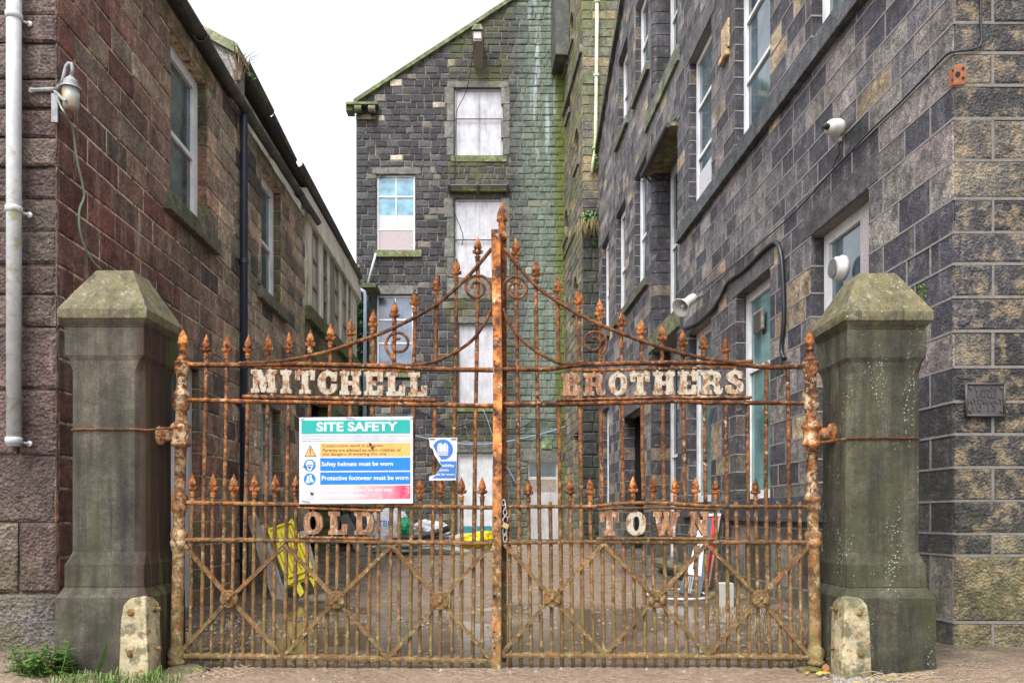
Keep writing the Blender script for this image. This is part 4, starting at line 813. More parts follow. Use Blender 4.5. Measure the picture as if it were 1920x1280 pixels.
mb = MB(); wbox(mb, PW, 30.6, 32, 19.6, 24.5, .02, .55); mb.build('eaves_box', M['gutter'], wb)
mb = MB(); box(mb, (pw0.x + .3, 28, 0), (8, 33, 24.5)); mb.build('inner_mass', M['black'], wb)
ex = lambda P, u, z0, z1, d: [W(1110, 325, YW0 - .14), W(1112, 305, YW0 - .14), W(1116, 282, YW0 - .14), W(1117.5, 200, YW0 - .14), W(1121, -120, YW0 - .14)]
drain(PWF, .6, 13, 20, .062, .12, M['pipe_green'], wb, (), extra=ex, n=12)
mb = MB(); [lathe(mb, W(x, y, YW0 - .14), [(0, .066), (.01, .10), (.09, .10), (.1, .066)], 12) for x, y in ((1118.5, 144), (1120, 6), (1116, 280))]; mb.build('pipe_collar', M['pipe_green'], wb)
# dark mossy blocks paint the shade of the recess; hanging plants
mb = MB(); z = .2
while z < 12.2:
    h = R.uniform(.33, .5); u = 0
    while u < .9: l = min(R.uniform(.3, .6), .9 - u + .01); block(mb, PWF, u, u + l - .02, z, z + h - .02, .055, jitc((.045, .045, .04)), .03, jit=.008); u += l
    z += h
mb.build('recess_shade_blocks', M['stone_dark'], wb)
def plant(name, label, cat, cen, rad, n, size, mat, group=None, droop=0, stems=10, tp='leaf'):
    root = thing(name, tuple(V(cen) - V((0, 0, rad[2]))), label, cat, group); mb = MB(); leaves(mb, cen, rad, n, size, [(.5, .5, .5)], droop); mb.build('foliage', mat, root)
    mb = MB()
    for _ in range(stems):
        p = V(cen) + V((R.uniform(-.3, .3) * rad[0], R.uniform(-.3, .3) * rad[1], -rad[2] * .6)); q = V(cen) + V((R.uniform(-1, 1) * rad[0], R.uniform(-1, 1) * rad[1], R.uniform(-.2, 1) * rad[2])); tube(mb, [p, (p + q) / 2 + V((0, 0, .1 * rad[2])), q], size * .06, 4)
    mb.build('stem', M['twig'], root); return root
fp = W(1104, 412, YW0 - .25)
plant('hanging_fern', 'clump of green ferns and dry grass hanging high between tower and right building', 'plant', fp, (.36, .22, .30), 420, .07, M['leaf green'], droop=.6)
def tuft(mb, cen, n, L, spread, droop, w=.006, rnd=R):
    for _ in range(n):
        a = rnd.uniform(0, 2 * math.pi); b = V((math.cos(a), math.sin(a), 0)); l = L * rnd.uniform(.5, 1.2); p = V(cen) + b * rnd.uniform(0, spread * .3); s = V((-b.y, b.x, 0)) * w; out = b * l * rnd.uniform(.2, .9)
        q = p + out * .4 + V((0, 0, l * .6 * (1 if droop < .5 else .1))); e = p + out + V((0, 0, l * (.75 - droop * 2)))
        mb.add([p - s, p + s, q + s * .8, e, q - s * .8], [(0, 1, 2, 4), (4, 2, 3)])
mb = MB()
for k in range(14): tuft(mb, fp + V((R.uniform(-.3, .3), -.05, R.uniform(-.2, .0))), 16, .55, .2, .9, .009)
tag(mb.build('dry_grass_tuft', M['grass dry']), 'dry brown grass drooping under the high fern clump', 'grass')
plant('wall_fern', 'bright green fern growing behind the foot of the green downpipe', 'plant', W(1121, 300, YW0 - .15), (.13, .12, .50), 260, .05, M['leaf green'])
for (x, y, l_) in ((1115, 455, 'small green sprig on the dark wall below the fern clump'), (1116, 600, 'tiny fern on the dark wall midway down'), (1106, 700, 'tiny fern on the dark wall just above the gate rail')):
    plant('wall_sprig', l_, 'plant', W(x, y, YW0 - .12), (.14, .06, .16), 60, .04, M['leaf green'], droop=.3, stems=3)
# ivy, pipe and mossy ledge between left building and gable
iv = thing('ivy', W(680, 960, 24), 'dark green ivy column climbing in the gap beside the gable', 'ivy')
mb = MB(); box(mb, (W(668, 0, 24).x, 24, .3), (W(690, 0, 24).x, 24.25, 8.2), (.04, .045, .035)); mb.build('stem', M['stone_dark'], iv)
mb = MB(); a = W(669, 0, 24).x; b = W(691, 0, 24).x
for k in range(1500): leaves(mb, (R.uniform(a, b), 23.95, R.uniform(.5, 8.2)), (.05, .06, .05), 1, .07, [(.5, .5, .5)])
mb.build('foliage', M['ivy green'], iv)
mb = MB(); tube(mb, [W(676, 543, 23.6), W(683, 547, 23.6), W(685, 556, 23.6), W(684, 700, 23.6), W(684, 1000, 23.6)], .055, 10); tag(mb.build('downpipe', M['pipe_blue'], None, True), 'blue grey plastic downpipe between the ivy and the gable', 'pipe')
mb = MB(); tube(mb, [W(705, 475, YG - .2), W(698, 500, YG - .2), W(690, 532, YG - .2)], .05, 8); tag(mb.build('waste_pipe', M['pipe_white'], None, True), 'thin white waste pipe slanting from the upper left gable window', 'pipe')
mb = MB(); a = W(662, 540, 26); b = W(706, 533, 26); a = W(662, 541, 31); b = W(706, 533, 31); box(mb, (a.x, 30.8, a.z), (b.x, 31.9, b.z), (.09, .09, .05)); lg = tag(mb.build('mossy_ledge', M['sill_l']), 'mossy lead ledge bridging the gap between left building and gable', 'ledge')
plant('gutter_grass', 'green grass sprouting from the far end of the upper left gutter', 'plant', W(667, 517, 22.4), (.14, .3, .35), 180, .06, M['grass green'])
plant('gutter_moss', 'moss cushion growing in the left gutter end', 'moss', W(577, 400, 16.6), (.06, .5, .10), 260, .03, M['grass green'], stems=2)
mb = MB()
for k in range(7): tuft(mb, W(446 + R.uniform(-3, 3), 152, 12.0), 5, .5, .15, .0, .010)
tag(mb.build('dry_weed', M['twig']), 'dead weed sticking up beside the left parapet', 'weed')
plant('parapet_weed', 'small green weed on the roof edge behind the left parapet', 'plant', W(466, 147, 12.6), (.12, .1, .08), 90, .035, M['leaf green'])
plant('pillar_moss', 'green moss tuft growing behind the right pillar cap', 'moss', W(1728, 548, 7.05), (.04, .05, .10), 110, .014, M['grass green'], stems=2)

# ================================================================== GATE
YGT = 6.6; K = YGT / F
def G(px, py, d=0): p = W(px, py, YGT); return V((p.x, YGT - d, p.z))
def spearmesh():
    mb = MB(); h = [(0, .3), (5, 2.0, .1), (11, 4.3, .16), (17, 6.0, .18), (21, 6.6, .16), (24, 5.2, .1), (26, 3.2), (28, 4.5), (29, 8.2, .25), (31, 7.0, .3), (33, 3.6), (36, 3.4), (37, 5.4), (39, 5.2), (41, 4.0), (44, 4.6), (46, 4.4)]
    lathe(mb, (0, 0, 0), [(-a[0] * K, a[1] * K, (a[2] if len(a) > 2 else 0)) for a in h][::-1], 16)
    for k in range(4):         # curled acanthus leaves
        a = math.pi / 2 * k; b = V((math.cos(a), math.sin(a), 0))
        tube(mb, [V((0, 0, -31 * K)) + b * 2 * K, V((0, 0, -26 * K)) + b * 5.5 * K, V((0, 0, -26 * K)) + b * 8.2 * K, V((0, 0, -29.5 * K)) + b * 8.6 * K], [1.6 * K, 1.9 * K, 1.6 * K, 1.2 * K], 6)
    o = mb.build('spearhead', M['rust_tip'], None, True); me = o.data; bpy.data.objects.remove(o); return me
SPEAR = spearmesh()
def bar_obj(root, xt, yt, xb, yb, r, tip=True, bend=None, scale=1.0, mat=None):
    mb = MB(); n = 12; pts = []; L = yb - yt; ph = R.uniform(0, 9)
    for k in range(n + 1):
        t = k / n; off = .9 * mnoise.noise(V((t * 3, ph, 0))); 
        if bend: off += bend * math.sin(math.pi * t)
        pts.append(G(xt + (xb - xt) * t + off, yt + L * t))
    tube(mb, pts, [.93 * r * K * (1 + .12 * mnoise.noise(V((k * 1.7, ph, 3)))) for k in range(n + 1)], 8)
    o = mb.build('bar', mat or M['rust'], root, True)
    if tip:
        s = bpy.data.objects.new('spearhead', SPEAR); COL.objects.link(s); s.parent = o; a = G(xt, yt); ty = 42 * scale
        s.location = a + V((0, 0, ty * K)); s.scale = (scale * 1.0,) * 3
        d = (G(xt, yt) - G(xb, yb)); s.rotation_euler = (0, math.atan2(d.x, d.z), 0)
    return o
def bar_run(root, xt, yt, xb, yb, r, gaps):
    y = yt; f = lambda q: xt + (xb - xt) * (q - yt) / (yb - yt); tip = True
    for g0, g1 in gaps:
        if g0 - y > 8: bar_obj(root, f(y), y, f(g0), g0, r, tip=tip)
        y = g1; tip = False
    bar_obj(root, f(y), y, xb, yb, r, tip=tip)
def rail(root, pts, h=4, th=.028, mat=None, name='rail'):
    q = []
    for (a, b) in zip(pts[:-1], pts[1:]):
        n = max(1, int((b[0] - a[0]) / 22))
        for k in range(n): t = k / n; q.append((a[0] + (b[0] - a[0]) * t, a[1] + (b[1] - a[1]) * t))
    q.append(pts[-1]); ph = R.uniform(0, 50)
    q = [(x, y + .6 * mnoise.noise(V((x * .05, ph, 0)))) for x, y in q]
    mb = MB(); vs = []; n = len(q)
    for i, (x, y) in enumerate(q):
        hh = h * (1 + .15 * mnoise.noise(V((x * .07, ph, 5))))
        for (dy, dd) in ((hh, -th), (hh * .7, th), (hh * .0, th * 1.15), (-hh * .7, th), (-hh, -th)): vs.append(G(x, y + dy, dd))
    fs = [(i * 5 + k, i * 5 + (k + 1) % 5, (i + 1) * 5 + (k + 1) % 5, (i + 1) * 5 + k) for i in range(n - 1) for k in range(5)] + [(0, 1, 2, 3, 4)[::-1], tuple((n - 1) * 5 + k for k in range(5))]
    mb.add(vs, fs); return mb.build(name, mat or M['rust_rail'], root)
def strap(root, pts, r, name, mat=None, d=0, flat=False):
    q = []
    for i in range(len(pts) - 1):
        p0, p1, p2, p3 = [V((*pts[j], 0)) for j in (max(i - 1, 0), i, i + 1, min(i + 2, len(pts) - 1))]
        for k in range(4):
            t = k / 4; q.append(.5 * ((2 * p1) + (p2 - p0) * t + (2 * p0 - 5 * p1 + 4 * p2 - p3) * t * t + (3 * p1 - p0 - 3 * p2 + p3) * t ** 3))
    q.append(V((*pts[-1], 0))); mb = MB(); tube(mb, [G(a.x, a.y, d) for a in q], r * K, 8, sq=(r * K, .022) if flat else None); return mb.build(name, mat or M['rust_brown'], root, not flat)
def spiral(root, cx, cy, r0, r1, a0, turns, tail, dirn, r=2.8):
    pts = list(tail)
    n = int(18 * abs(turns)); dirn = 1 if turns > 0 else -1; turns = abs(turns)
    for k in range(n + 1):
        t = k / n; a = math.radians(a0) + dirn * 2 * math.pi * turns * t; rr = r0 + (r1 - r0) * t ** .8; pts.append((cx + rr * math.cos(a), cy - rr * math.sin(a)))
    strap(root, pts, r, 'scroll', M['rust_brown'], d=.012)
def rosette(root, cx, cy):
    mb = MB(); ax = V((0, -1, 0)); c = G(cx, cy, .03)
    lathe(mb, c, [(0, 16.5 * K), (.02, 17 * K), (.03, 15.5 * K), (.022, 12.5 * K), (.032, 8 * K), (.028, 4.5 * K), (.042, 4 * K), (.05, 2 * K)], 28, axis=ax)
    for k in range(4): a = math.pi / 4 + math.pi / 2 * k; tube(mb, [c + V((math.cos(a) * 4 * K, -.03, math.sin(a) * 4 * K)), c + V((math.cos(a) * 15 * K, -.028, math.sin(a) * 15 * K))], 1.4 * K, 6)
    mb.build('rosette', M['rust'], root, True)
def heel(root, xt, xb, ytop, flip):
    xa = lambda y: xt + (xb - xt) * (y - 617) / (1240 - 617)
    prof = [(1246, 17), (1238, 17), (1234, 14), (1228, 17), (1218, 16), (1212, 12), (1206, 11.5), (1030, 11), (1025, 12.5), (1022, 15), (1014, 15.5), (1011, 13), (1006, 15.5), (998, 15), (994, 11.5), (990, 10.5), (962, 10.5), (958, 13), (950, 15), (944, 12.5), (940, 15), (932, 15), (926, 12), (922, 10), (838, 10.5), (836, 17), (831, 18), (826, 15), (806, 15), (803, 18), (798, 19), (794, 15), (790, 10), (770, 10), (766, 14), (757, 15.5), (750, 12.5), (745, 15.5), (737, 14.5), (731, 10.5), (702, 10.5), (698, 13), (692, 15), (686, 13), (683, 15), (678, 14)]
    mb = MB()
    vs = []; n = 18
    for y, r in prof:
        p = G(xa(y), y)
        for k in range(n): t = 2 * math.pi * k / n; vs.append(p + V((math.cos(t) * r * K, math.sin(t) * r * K, 0)))
    mb.add(vs, [(i * n + k, i * n + (k + 1) % n, (i + 1) * n + (k + 1) % n, (i + 1) * n + k) for i in range(len(prof) - 1) for k in range(n)] + [tuple(range(n))[::-1], tuple((len(prof) - 1) * n + k for k in range(n))])
    o = mb.build('heel_post', M['rust_heel'], root, True)
    for p_ in o.data.polygons: p_.use_smooth = True
    mb = MB(); b = G(xt, 678); lathe(mb, b, [(0, 11 * K), (6 * K, 10 * K), (12 * K, 6 * K), (20 * K, 6 * K), (22 * K, 8 * K), (24 * K, 5.5 * K), (30 * K, 6 * K), (33 * K, 10 * K), (35 * K, 9.5 * K), (37 * K, 8.5 * K, .12), (43 * K, 8 * K, .16), (52 * K, 5 * K, .14), (60 * K, .4 * K)], 16); mb.build('spearhead', M['rust_tip'], o, True)
def glyph(ch):
    el = lambda cx, cy, rx, ry, a0, a1, n=18: [(cx + rx * math.copysign(abs(math.cos(math.radians(a0 + (a1 - a0) * k / n))) ** .85, math.cos(math.radians(a0 + (a1 - a0) * k / n))), cy + ry * math.copysign(abs(math.sin(math.radians(a0 + (a1 - a0) * k / n))) ** .85, math.sin(math.radians(a0 + (a1 - a0) * k / n)))) for k in range(n + 1)]
    lt = [(0, 1), (0, .83), (.1, .8), (.1, .2), (0, .17)]
    if ch == 'M': return [[(0, 0), (.33, 0), (.33, .14), (.27, .2), (.27, .5), (.40, .02), (.55, .02), (.66, .5), (.66, .2), (.6, .14), (.6, 0), (1, 0), (1, .17), (.92, .2), (.92, .8), (1, .83), (1, 1), (.62, 1), (.50, .62), (.40, 1), (0, 1), (0, .83), (.08, .8), (.08, .2), (0, .17)]]
    if ch == 'I': return [[(0, 0), (1, 0), (1, .17), (.8, .22), (.8, .78), (1, .83), (1, 1), (0, 1), (0, .83), (.2, .78), (.2, .22), (0, .17)]]
    if ch == 'T': return [[(.2, 0), (.8, 0), (.8, .16), (.67, .2), (.67, .8), (.75, .8), (.75, .58), (1, .58), (1, 1), (0, 1), (0, .58), (.25, .58), (.25, .8), (.33, .8), (.33, .2), (.2, .16)]]
    if ch == 'H': return [[(0, 0), (.46, 0), (.46, .15), (.39, .2), (.39, .41), (.6, .41), (.6, .2), (.53, .15), (.53, 0), (1, 0), (1, .17), (.92, .2), (.92, .8), (1, .83), (1, 1), (.53, 1), (.53, .85), (.6, .8), (.6, .59), (.39, .59), (.39, .8), (.46, .85), (.46, 1), (0, 1), (0, .83), (.08, .8), (.08, .2), (0, .17)]]
    if ch == 'E': return [[(0, 0), (1, 0), (1, .42), (.72, .42), (.70, .2), (.45, .2), (.45, .42), (.64, .42), (.64, .6), (.45, .6), (.45, .8), (.70, .8), (.72, .58), (1, .58), (1, 1)] + lt]
    if ch == 'L': return [[(0, 0), (1, 0), (1, .46), (.72, .46), (.68, .2), (.48, .2), (.48, .78), (.62, .83), (.62, 1)] + lt]
    if ch == 'O': return [el(.5, .5, .5, .5, 0, 360, 32)[:-1], el(.5, .5, .17, .3, 0, 360, 22)[:-1]]
    if ch == 'C': return [[(1, .97), (.82, .92)] + el(.52, .5, .52, .5, 70, 300, 22) + [(.97, .2), (1, .44), (.72, .44), (.66, .26)] + el(.55, .5, .15, .28, 290, 70, 12) + [(.70, .72), (.72, .56), (1, .56)]]
    if ch == 'D': return [[(0, 0)] + el(.55, .5, .45, .5, -90, 90, 16) + lt, [(.4, .2)] + el(.52, .5, .14, .3, -90, 90, 10) + [(.4, .8)]]
    if ch == 'B': return [[(0, 0)] + el(.6, .27, .4, .27, -90, 60, 9) + el(.58, .75, .36, .25, -40, 90, 8) + lt, [(.42, .2), (.58, .2), (.6, .3), (.58, .42), (.42, .42)], [(.42, .6), (.56, .6), (.58, .7), (.56, .8), (.42, .8)]]
    if ch == 'R': return [[(0, 0), (.5, 0), (.5, .17), (.4, .2), (.4, .42), (.5, .42), (.58, .35), (.6, .12), (.7, 0), (.9, 0), (1, .12), (1, .27), (.93, .27), (.92, .18), (.87, .2), (.86, .38), (.78, .5)] + el(.55, .75, .36, .25, -35, 90, 8) + lt, [(.4, .58), (.52, .58), (.58, .66), (.58, .76), (.52, .82), (.4, .82)]]
    if ch == 'W': return [[(0, 1), (0, .82), (.07, .78), (.2, 0), (.42, 0), (.5, .3), (.58, 0), (.8, 0), (.93, .78), (1, .82), (1, 1), (.66, 1), (.66, .82), (.72, .78), (.68, .45), (.58, .8), (.62, .84), (.62, 1), (.38, 1), (.38, .84), (.42, .8), (.33, .45), (.27, .78), (.34, .82), (.34, 1)]]
    if ch == 'N': return [[(0, 0), (.4, 0), (.4, .17), (.3, .2), (.3, .58), (.66, 0), (.92, 0), (.92, .8), (1, .83), (1, 1), (.58, 1), (.58, .83), (.7, .8), (.7, .42), (.36, 1)] + lt]
    if ch == 'S': return [[(.98, 1), (.9, .96), (.6, 1), (.3, 1), (.06, .86), (.02, .68), (.12, .54), (.45, .42), (.62, .3), (.60, .2), (.48, .16), (.36, .22), (.28, .38), (.02, .38), (0, .02), (.1, .05), (.3, 0), (.7, 0), (.95, .14), (1, .34), (.92, .5), (.6, .64), (.40, .72), (.40, .8), (.5, .84), (.62, .8), (.7, .66), (.98, .66)]]
def letter(root, ch, x0, x1, y0, y1, mat, rot=0):
    me = curve_mesh(glyph(ch), .5, 0.0); me.materials.clear(); me.materials.append(mat)
    w_, h_ = x1 - x0, y1 - y0
    for v in me.vertices:
        zz = v.co.z; a, b = v.co.x, v.co.y
        if zz > 0: a = .5 + (a - .5) * .97; b = .5 + (b - .5) * .98
        v.co = G(x0 + a * w_, y1 - b * h_, zz * .04)
    o = link('letter', me, root)
    mb = MB()
    nubs = {'M': ((.18, .72), (.2, .78)), 'H': ((.2, .75), (.2, .78)), 'E': ((.25, .8), (.25, .8)), 'L': ((.3,), (.2, .8)), 'T': ((.2, .8), (.5,)), 'W': ((.15, .85), (.3, .7)), 'N': ((.2, .8), (.15, .8)), 'R': ((.5,), (.25, .8))}.get(ch, ((.5,), (.5,)))
    for f in nubs[0]: lathe(mb, G(x0 + f * w_, y0 + .5), [(0, 2.8 * K), (2 * K, 3.3 * K), (3.6 * K, 2 * K)], 8)
    for f in nubs[1]: lathe(mb, G(x0 + f * w_, y1 + 3.8), [(0, 3.6 * K), (2 * K, 3.3 * K), (3.8 * K, 2.4 * K)], 8)
    mb.build('fixing_lug', mat, o, True)
def leaf(side):
    lab = ('left rusty iron gate leaf reading MITCHELL and OLD with the tall orange meeting post' if side == 'l' else 'right rusty iron gate leaf reading BROTHERS and TOWN with bent spears')
    root = thing('iron_gate_leaf', G(340 if side == 'l' else 1520, 1250), lab, 'gate', 'leaves of the old mill gate')
    lin = lambda x, x0, y0, x1, y1: y0 + (y1 - y0) * (x - x0) / (x1 - x0)
    if side == 'l':
        heel(root, 343, 331, 617, 1)
        rail(root, [(343, 683), (470, 684), (560, 682), (640, 684), (735, 686), (790, 691), (924, 693)], 4.2); rail(root, [(340, 749), (470, 752), (640, 755), (820, 758), (925, 760)], 4)
        rail(root, [(338, 941), (480, 944), (620, 945), (760, 948), (925, 951)], 4); rail(root, [(336, 1011), (600, 1013), (925, 1018)], 4.2); rail(root, [(332, 1228), (600, 1231), (925, 1238)], 5.5, .03)
        rail(root, [(479, 688.5), (600, 691.5), (782, 696)], 3, .012, M['rust_rail'], 'letter_rail'); rail(root, [(456, 743.5), (640, 747), (818, 751)], 4, .034, M['rust_rail'], 'letter_rail')
        rail(root, [(560, 951), (640, 954), (716, 956.5)], 2.6, .03, M['rust_post'], 'letter_rail'); rail(root, [(562, 1006.5), (640, 1008), (712, 1009)], 3.2, .034, M['rust_rail'], 'letter_rail')
        tips = [(387, 627), (426, 627), (466, 627), (503, 626), (542, 622), (582, 617), (620, 606), (658, 597), (700, 580), (740, 563), (778, 540), (819, 513), (856, 483), (896, 444)]
        for i, (x, y) in enumerate(tips): bar_run(root, x, y + 42, 377 + 39.1 * i, 1254 + i * .6, 4.1, ([(688, 750)] if 2 <= i <= 11 else []) + ([(948, 1011)] if 5 <= i <= 8 else []))
        for i in range(15):
            xb = 356.5 + 39.1 * i; xt = xb + 4.5 * (1 - i / 15); ty = 888 + i * .5
            if i in (6, 7, 8, 9, 10): bar_obj(root, xt, 950 if i > 8 else 1012, xb, 1254 + i * .6, 3.9, tip=False)
            else: bar_obj(root, xt, ty + 40, xb, 1254 + i * .6, 3.9, scale=.98)
        strap(root, [(450, 682), (500, 680), (546, 675), (616, 660), (660, 645), (720, 624), (800, 584), (848, 548), (885, 512), (922, 468)], 3.6, 'top_brace', d=.02)
        strap(root, [(738, 683), (765, 686), (794, 683), (820, 677), (854, 661), (884, 640), (905, 613), (924, 577)], 3.2, 'lower_brace', d=.02)
        spiral(root, 894, 541, 29, 9, -20, 1.55, [(924, 566)], 1) 
        spiral(root, 748, 645, 27, 9, 235, -1.45 * 1, [(740, 680)], 1)
        X = [(345, 1018), (536, 1021), (735, 1022), (921, 1022)]; Xb = [(338, 1224), (533, 1228), (728, 1232), (920, 1234)]; C3 = [(433, 1121), (632.5, 1123), (826, 1125)]
        for s, t0, t1, y0, y1, xs_ in (('MITCHELL', 693, 699, 739, 747, ((471, 521), (526.5, 548), (554, 592), (596, 633), (637, 678), (683, 719), (724, 760), (766, 801))),):
            for ch, (a, b) in zip(s, xs_): k = (a - 471) / 330; letter(root, ch, a, b, t0 + (t1 - t0) * k, y0 + (y1 - y0) * k - 2, M['letter'])
        for ch, (a, b) in zip('OLD', ((569, 606), (616, 652), (665, 702))): letter(root, ch, a, b, 958, 1002, M['letter_r'])
        mb = MB(); q = [(921, 434), (923, 560), (925, 700), (924, 900), (923, 1100), (922, 1257)]
        vs = []
        for x, y in q:
            for dx, dd in ((0, .06), (17, .06), (17, -.06), (0, -.06)): vs.append(G(x + dx, y, dd))
        mb.add(vs, [(i * 4 + k, i * 4 + (k + 1) % 4, (i + 1) * 4 + (k + 1) % 4, (i + 1) * 4 + k) for i in range(len(q) - 1) for k in range(4)] + [(3, 2, 1, 0), tuple(len(q) * 4 - 4 + k for k in range(4))])
        mp_ = bevel(mb.build('meeting_post', M['rust_post'], root), .006); mb = MB()
        for y in (680, 778, 890, 970, 1005, 1043, 1150, 1182, 1212): lathe(mb, G(928 + R.uniform(-1, 1), y, .061), [(0, 1.8 * K), (.002, 1.8 * K)], 8, axis=V((0, -1, 0)))
        lathe(mb, G(927, 1115, .06), [(0, 3 * K), (.02, 2.4 * K)], 8, axis=V((0, -1, 0))); mb.build('bolt_hole', M['black'], mp_)
        mb = MB(); box(mb, G(936, 434, -.02), G(941, 1000, -.12)); mb.build('meeting_strip', M['rust_brown'], root)
        hx0, hx1 = 292, 322
    else:
        heel(root, 1518, 1529, 617, -1)
        rail(root, [(942, 692), (1030, 692), (1060, 687), (1090, 683), (1180, 680), (1300, 679), (1370, 680), (1400, 684), (1440, 688), (1520, 687)], 3.8, mat=M['rust']); rail(root, [(942, 757), (1040, 757), (1180, 754), (1260, 751), (1330, 754), (1520, 755)], 4, mat=M['rust'])
        rail(root, [(942, 949), (1112, 949), (1150, 944), (1200, 942), (1260, 943), (1320, 948), (1400, 949), (1525, 949)], 3.6, mat=M['rust']); rail(root, [(942, 1017), (1100, 1015), (1525, 1016)], 4, mat=M['rust']); rail(root, [(942, 1227), (1200, 1228), (1532, 1231)], 5.5, .03)
        rail(root, [(1066, 694), (1180, 692), (1300, 689), (1380, 688.5)], 3, .012, M['rust_rail'], 'letter_rail'); rail(root, [(1044, 751), (1140, 748), (1240, 746), (1408, 745)], 3, .034, M['rust_rail'], 'letter_rail')
        rail(root, [(1120, 954), (1160, 952.5), (1240, 951), (1340, 954)], 2.8, .03, M['rust_brown'], 'letter_rail'); rail(root, [(1118, 1010), (1230, 1009), (1338, 1010)], 3.6, .034, M['rust'], 'letter_rail')
        tips = [(967, 446), (1005, 486), (1046, 516), (1085, 539), (1124, 560), (1165, 579), (1202, 595), (1241, 606), (1280, 617), (1319, 622), (1360, 629), (1401, 633), (1437, 680), (1477, 680)]
        for i, (x, y) in enumerate(tips):
            if i > 11: bar_obj(root, x, y - 2, 976.6 + 38.95 * i, 1250, 4.4, tip=False, bend=-4 if i == 12 else None)
            else: bar_run(root, x, y + 42, 976.6 + 38.95 * i, 1250, 4.1, ([(682, 752)] if 2 <= i else []) + ([(945, 1013)] if 4 <= i <= 9 else []))
        st = {0: ('s', 955), 1: (990, 897), 2: ('s', 1032), 3: (1069, 895), 4: (1106, 895), 5: ('n', 1149), 6: (1187, 892), 7: (1224, 891), 8: (1266, 893), 9: (1304, 893), 10: (1341, 894), 11: ('s', 1380), 12: (1410, 897), 13: ('s', 1459), 14: ('s', 1499)}
        for i in range(15):
            xb = 957.2 + 38.95 * i; v_ = st[i]
            if v_[0] in ('s', 'n'): bar_obj(root, v_[1], (940 if v_[0] == 's' else 1012) if i != 0 else 945, xb, 1250, 3.9, tip=False)
            elif i in (6, 7, 8, 9): 
                bar_obj(root, v_[0], v_[1] + 40, v_[0], 944, 4.4, scale=.95); bar_obj(root, v_[0] - .5, 1012, xb, 1250, 3.9, tip=False)
            elif i == 12: bar_obj(root, 1416, v_[1] + 38, 1424, 1250, 3.9, scale=.95)
            else: bar_obj(root, v_[0], v_[1] + 40, xb, 1250, 3.9, scale=.95)
        strap(root, [(1410, 678), (1370, 680), (1340, 676), (1297, 668), (1240, 652), (1180, 632), (1130, 612), (1070, 582), (1010, 542), (975, 504), (945, 468)], 3.6, 'top_brace', d=.02)
        strap(root, [(1095, 678), (1070, 683), (1045, 680), (1015, 665), (980, 640), (955, 608), (943, 580)], 3.2, 'lower_brace', d=.02)
        spiral(root, 968, 543, 28, 9, 200, 1.55 * -1, [(941, 566)], 1); spiral(root, 1113, 643, 27, 9, -55, 1.45, [(1126, 678)], 1)
        X = [(945, 1019), (1131, 1019), (1324, 1019), (1518, 1018)]; Xb = [(940, 1224), (1133, 1225), (1326, 1225), (1514, 1226)]; C3 = [(1035, 1120), (1229.5, 1121), (1423, 1121)]
        for ch, (a, b) in zip('BROTHERS', ((1052, 1090), (1093, 1135), (1140.5, 1176), (1181, 1218), (1224, 1265), (1270.5, 1307.5), (1312, 1355), (1360.5, 1394))): k = (a - 1052) / 340; letter(root, ch, a, b, 700 - 6 * k, 743 - 4 * k, M['letter_r'] if k < .2 else M['letter'])
        for ch, (a, b) in zip('TOWN', ((1123.5, 1160.5), (1174, 1211), (1223, 1274), (1291, 1328.5))): letter(root, ch, a, b, 958, 1004, M['letter'] if ch == 'O' else M['letter_r'])
        mb = MB(); box(mb, G(940, 440, -.07), G(950, 1244, -.11)); ms = mb.build('meeting_stile', M['rust_brown'], root)
        mb = MB(); b = G(941.5, 446, -.04); lathe(mb, b, [(0, 5 * K), (2 * K, 9 * K), (7 * K, 9.5 * K), (11 * K, 6 * K), (19 * K, 6 * K), (21 * K, 7.5 * K), (23 * K, 6 * K), (25 * K, 7.5 * K), (33 * K, 6.5 * K), (36 * K, 11 * K), (38 * K, 10 * K), (41 * K, 9 * K, .1), (48 * K, 8.6 * K, .14), (58 * K, 5.5 * K, .12), (71 * K, .5 * K)], 20); mb.build('finial', M['rust_tip'], root, True)
        hx0, hx1 = 1540, 1566
    for i in range(3):
        c = C3[i]
        for e in (X[i], X[i + 1], Xb[i], Xb[i + 1]):
            mb = MB(); d = (V((e[0], e[1])) - V(c)).normalized(); s0 = V(c) + d * 14; tube(mb, [G(s0.x, s0.y, .02), G(*((s0 + V(e)) / 2), .022), G(*e, .02)], 0, sq=(3.6 * K, .014)); mb.build('cross_brace', M['rust'], root)
        rosette(root, *c)
leaf('l'); leaf('r')

# chain and padlock
pc = thing('padlock', G(948, 985, .03), 'brass padlock with an open steel shackle hanging on the gate chain', 'padlock')
mb = MB(); cpt = G(948, 985, .05); P3 = Plane(cpt, V((math.cos(.45), 0, -math.sin(.45))), (0, -1, 0)); 
def rbox(mb, c, a, w_, h_, d_): 
    u = V((math.cos(a), 0, -math.sin(a))); v = V((math.sin(a), 0, math.cos(a))); n = V((0, d_, 0)); q = [c + u * sx * w_ + v * sz * h_ for sx, sz in ((-1, -1), (1, -1), (1, 1), (-1, 1))]; prism(mb, [p - n for p in q], n * 2)
rbox(mb, cpt, .45, 6 * K, 4.6 * K, .012); bevel(mb.build('body', M['brass'], pc), .004)
mb = MB(); tube(mb, [G(944, 981, .05), G(943, 973, .05), G(947, 967, .05), G(952, 970, .05), G(951, 977, .05)], 1.3 * K, 8); mb.build('shackle', M['steel'], pc, True)
ch = thing('chain', G(948, 950, .03), 'steel chain looped round the meeting posts of the gate', 'chain')
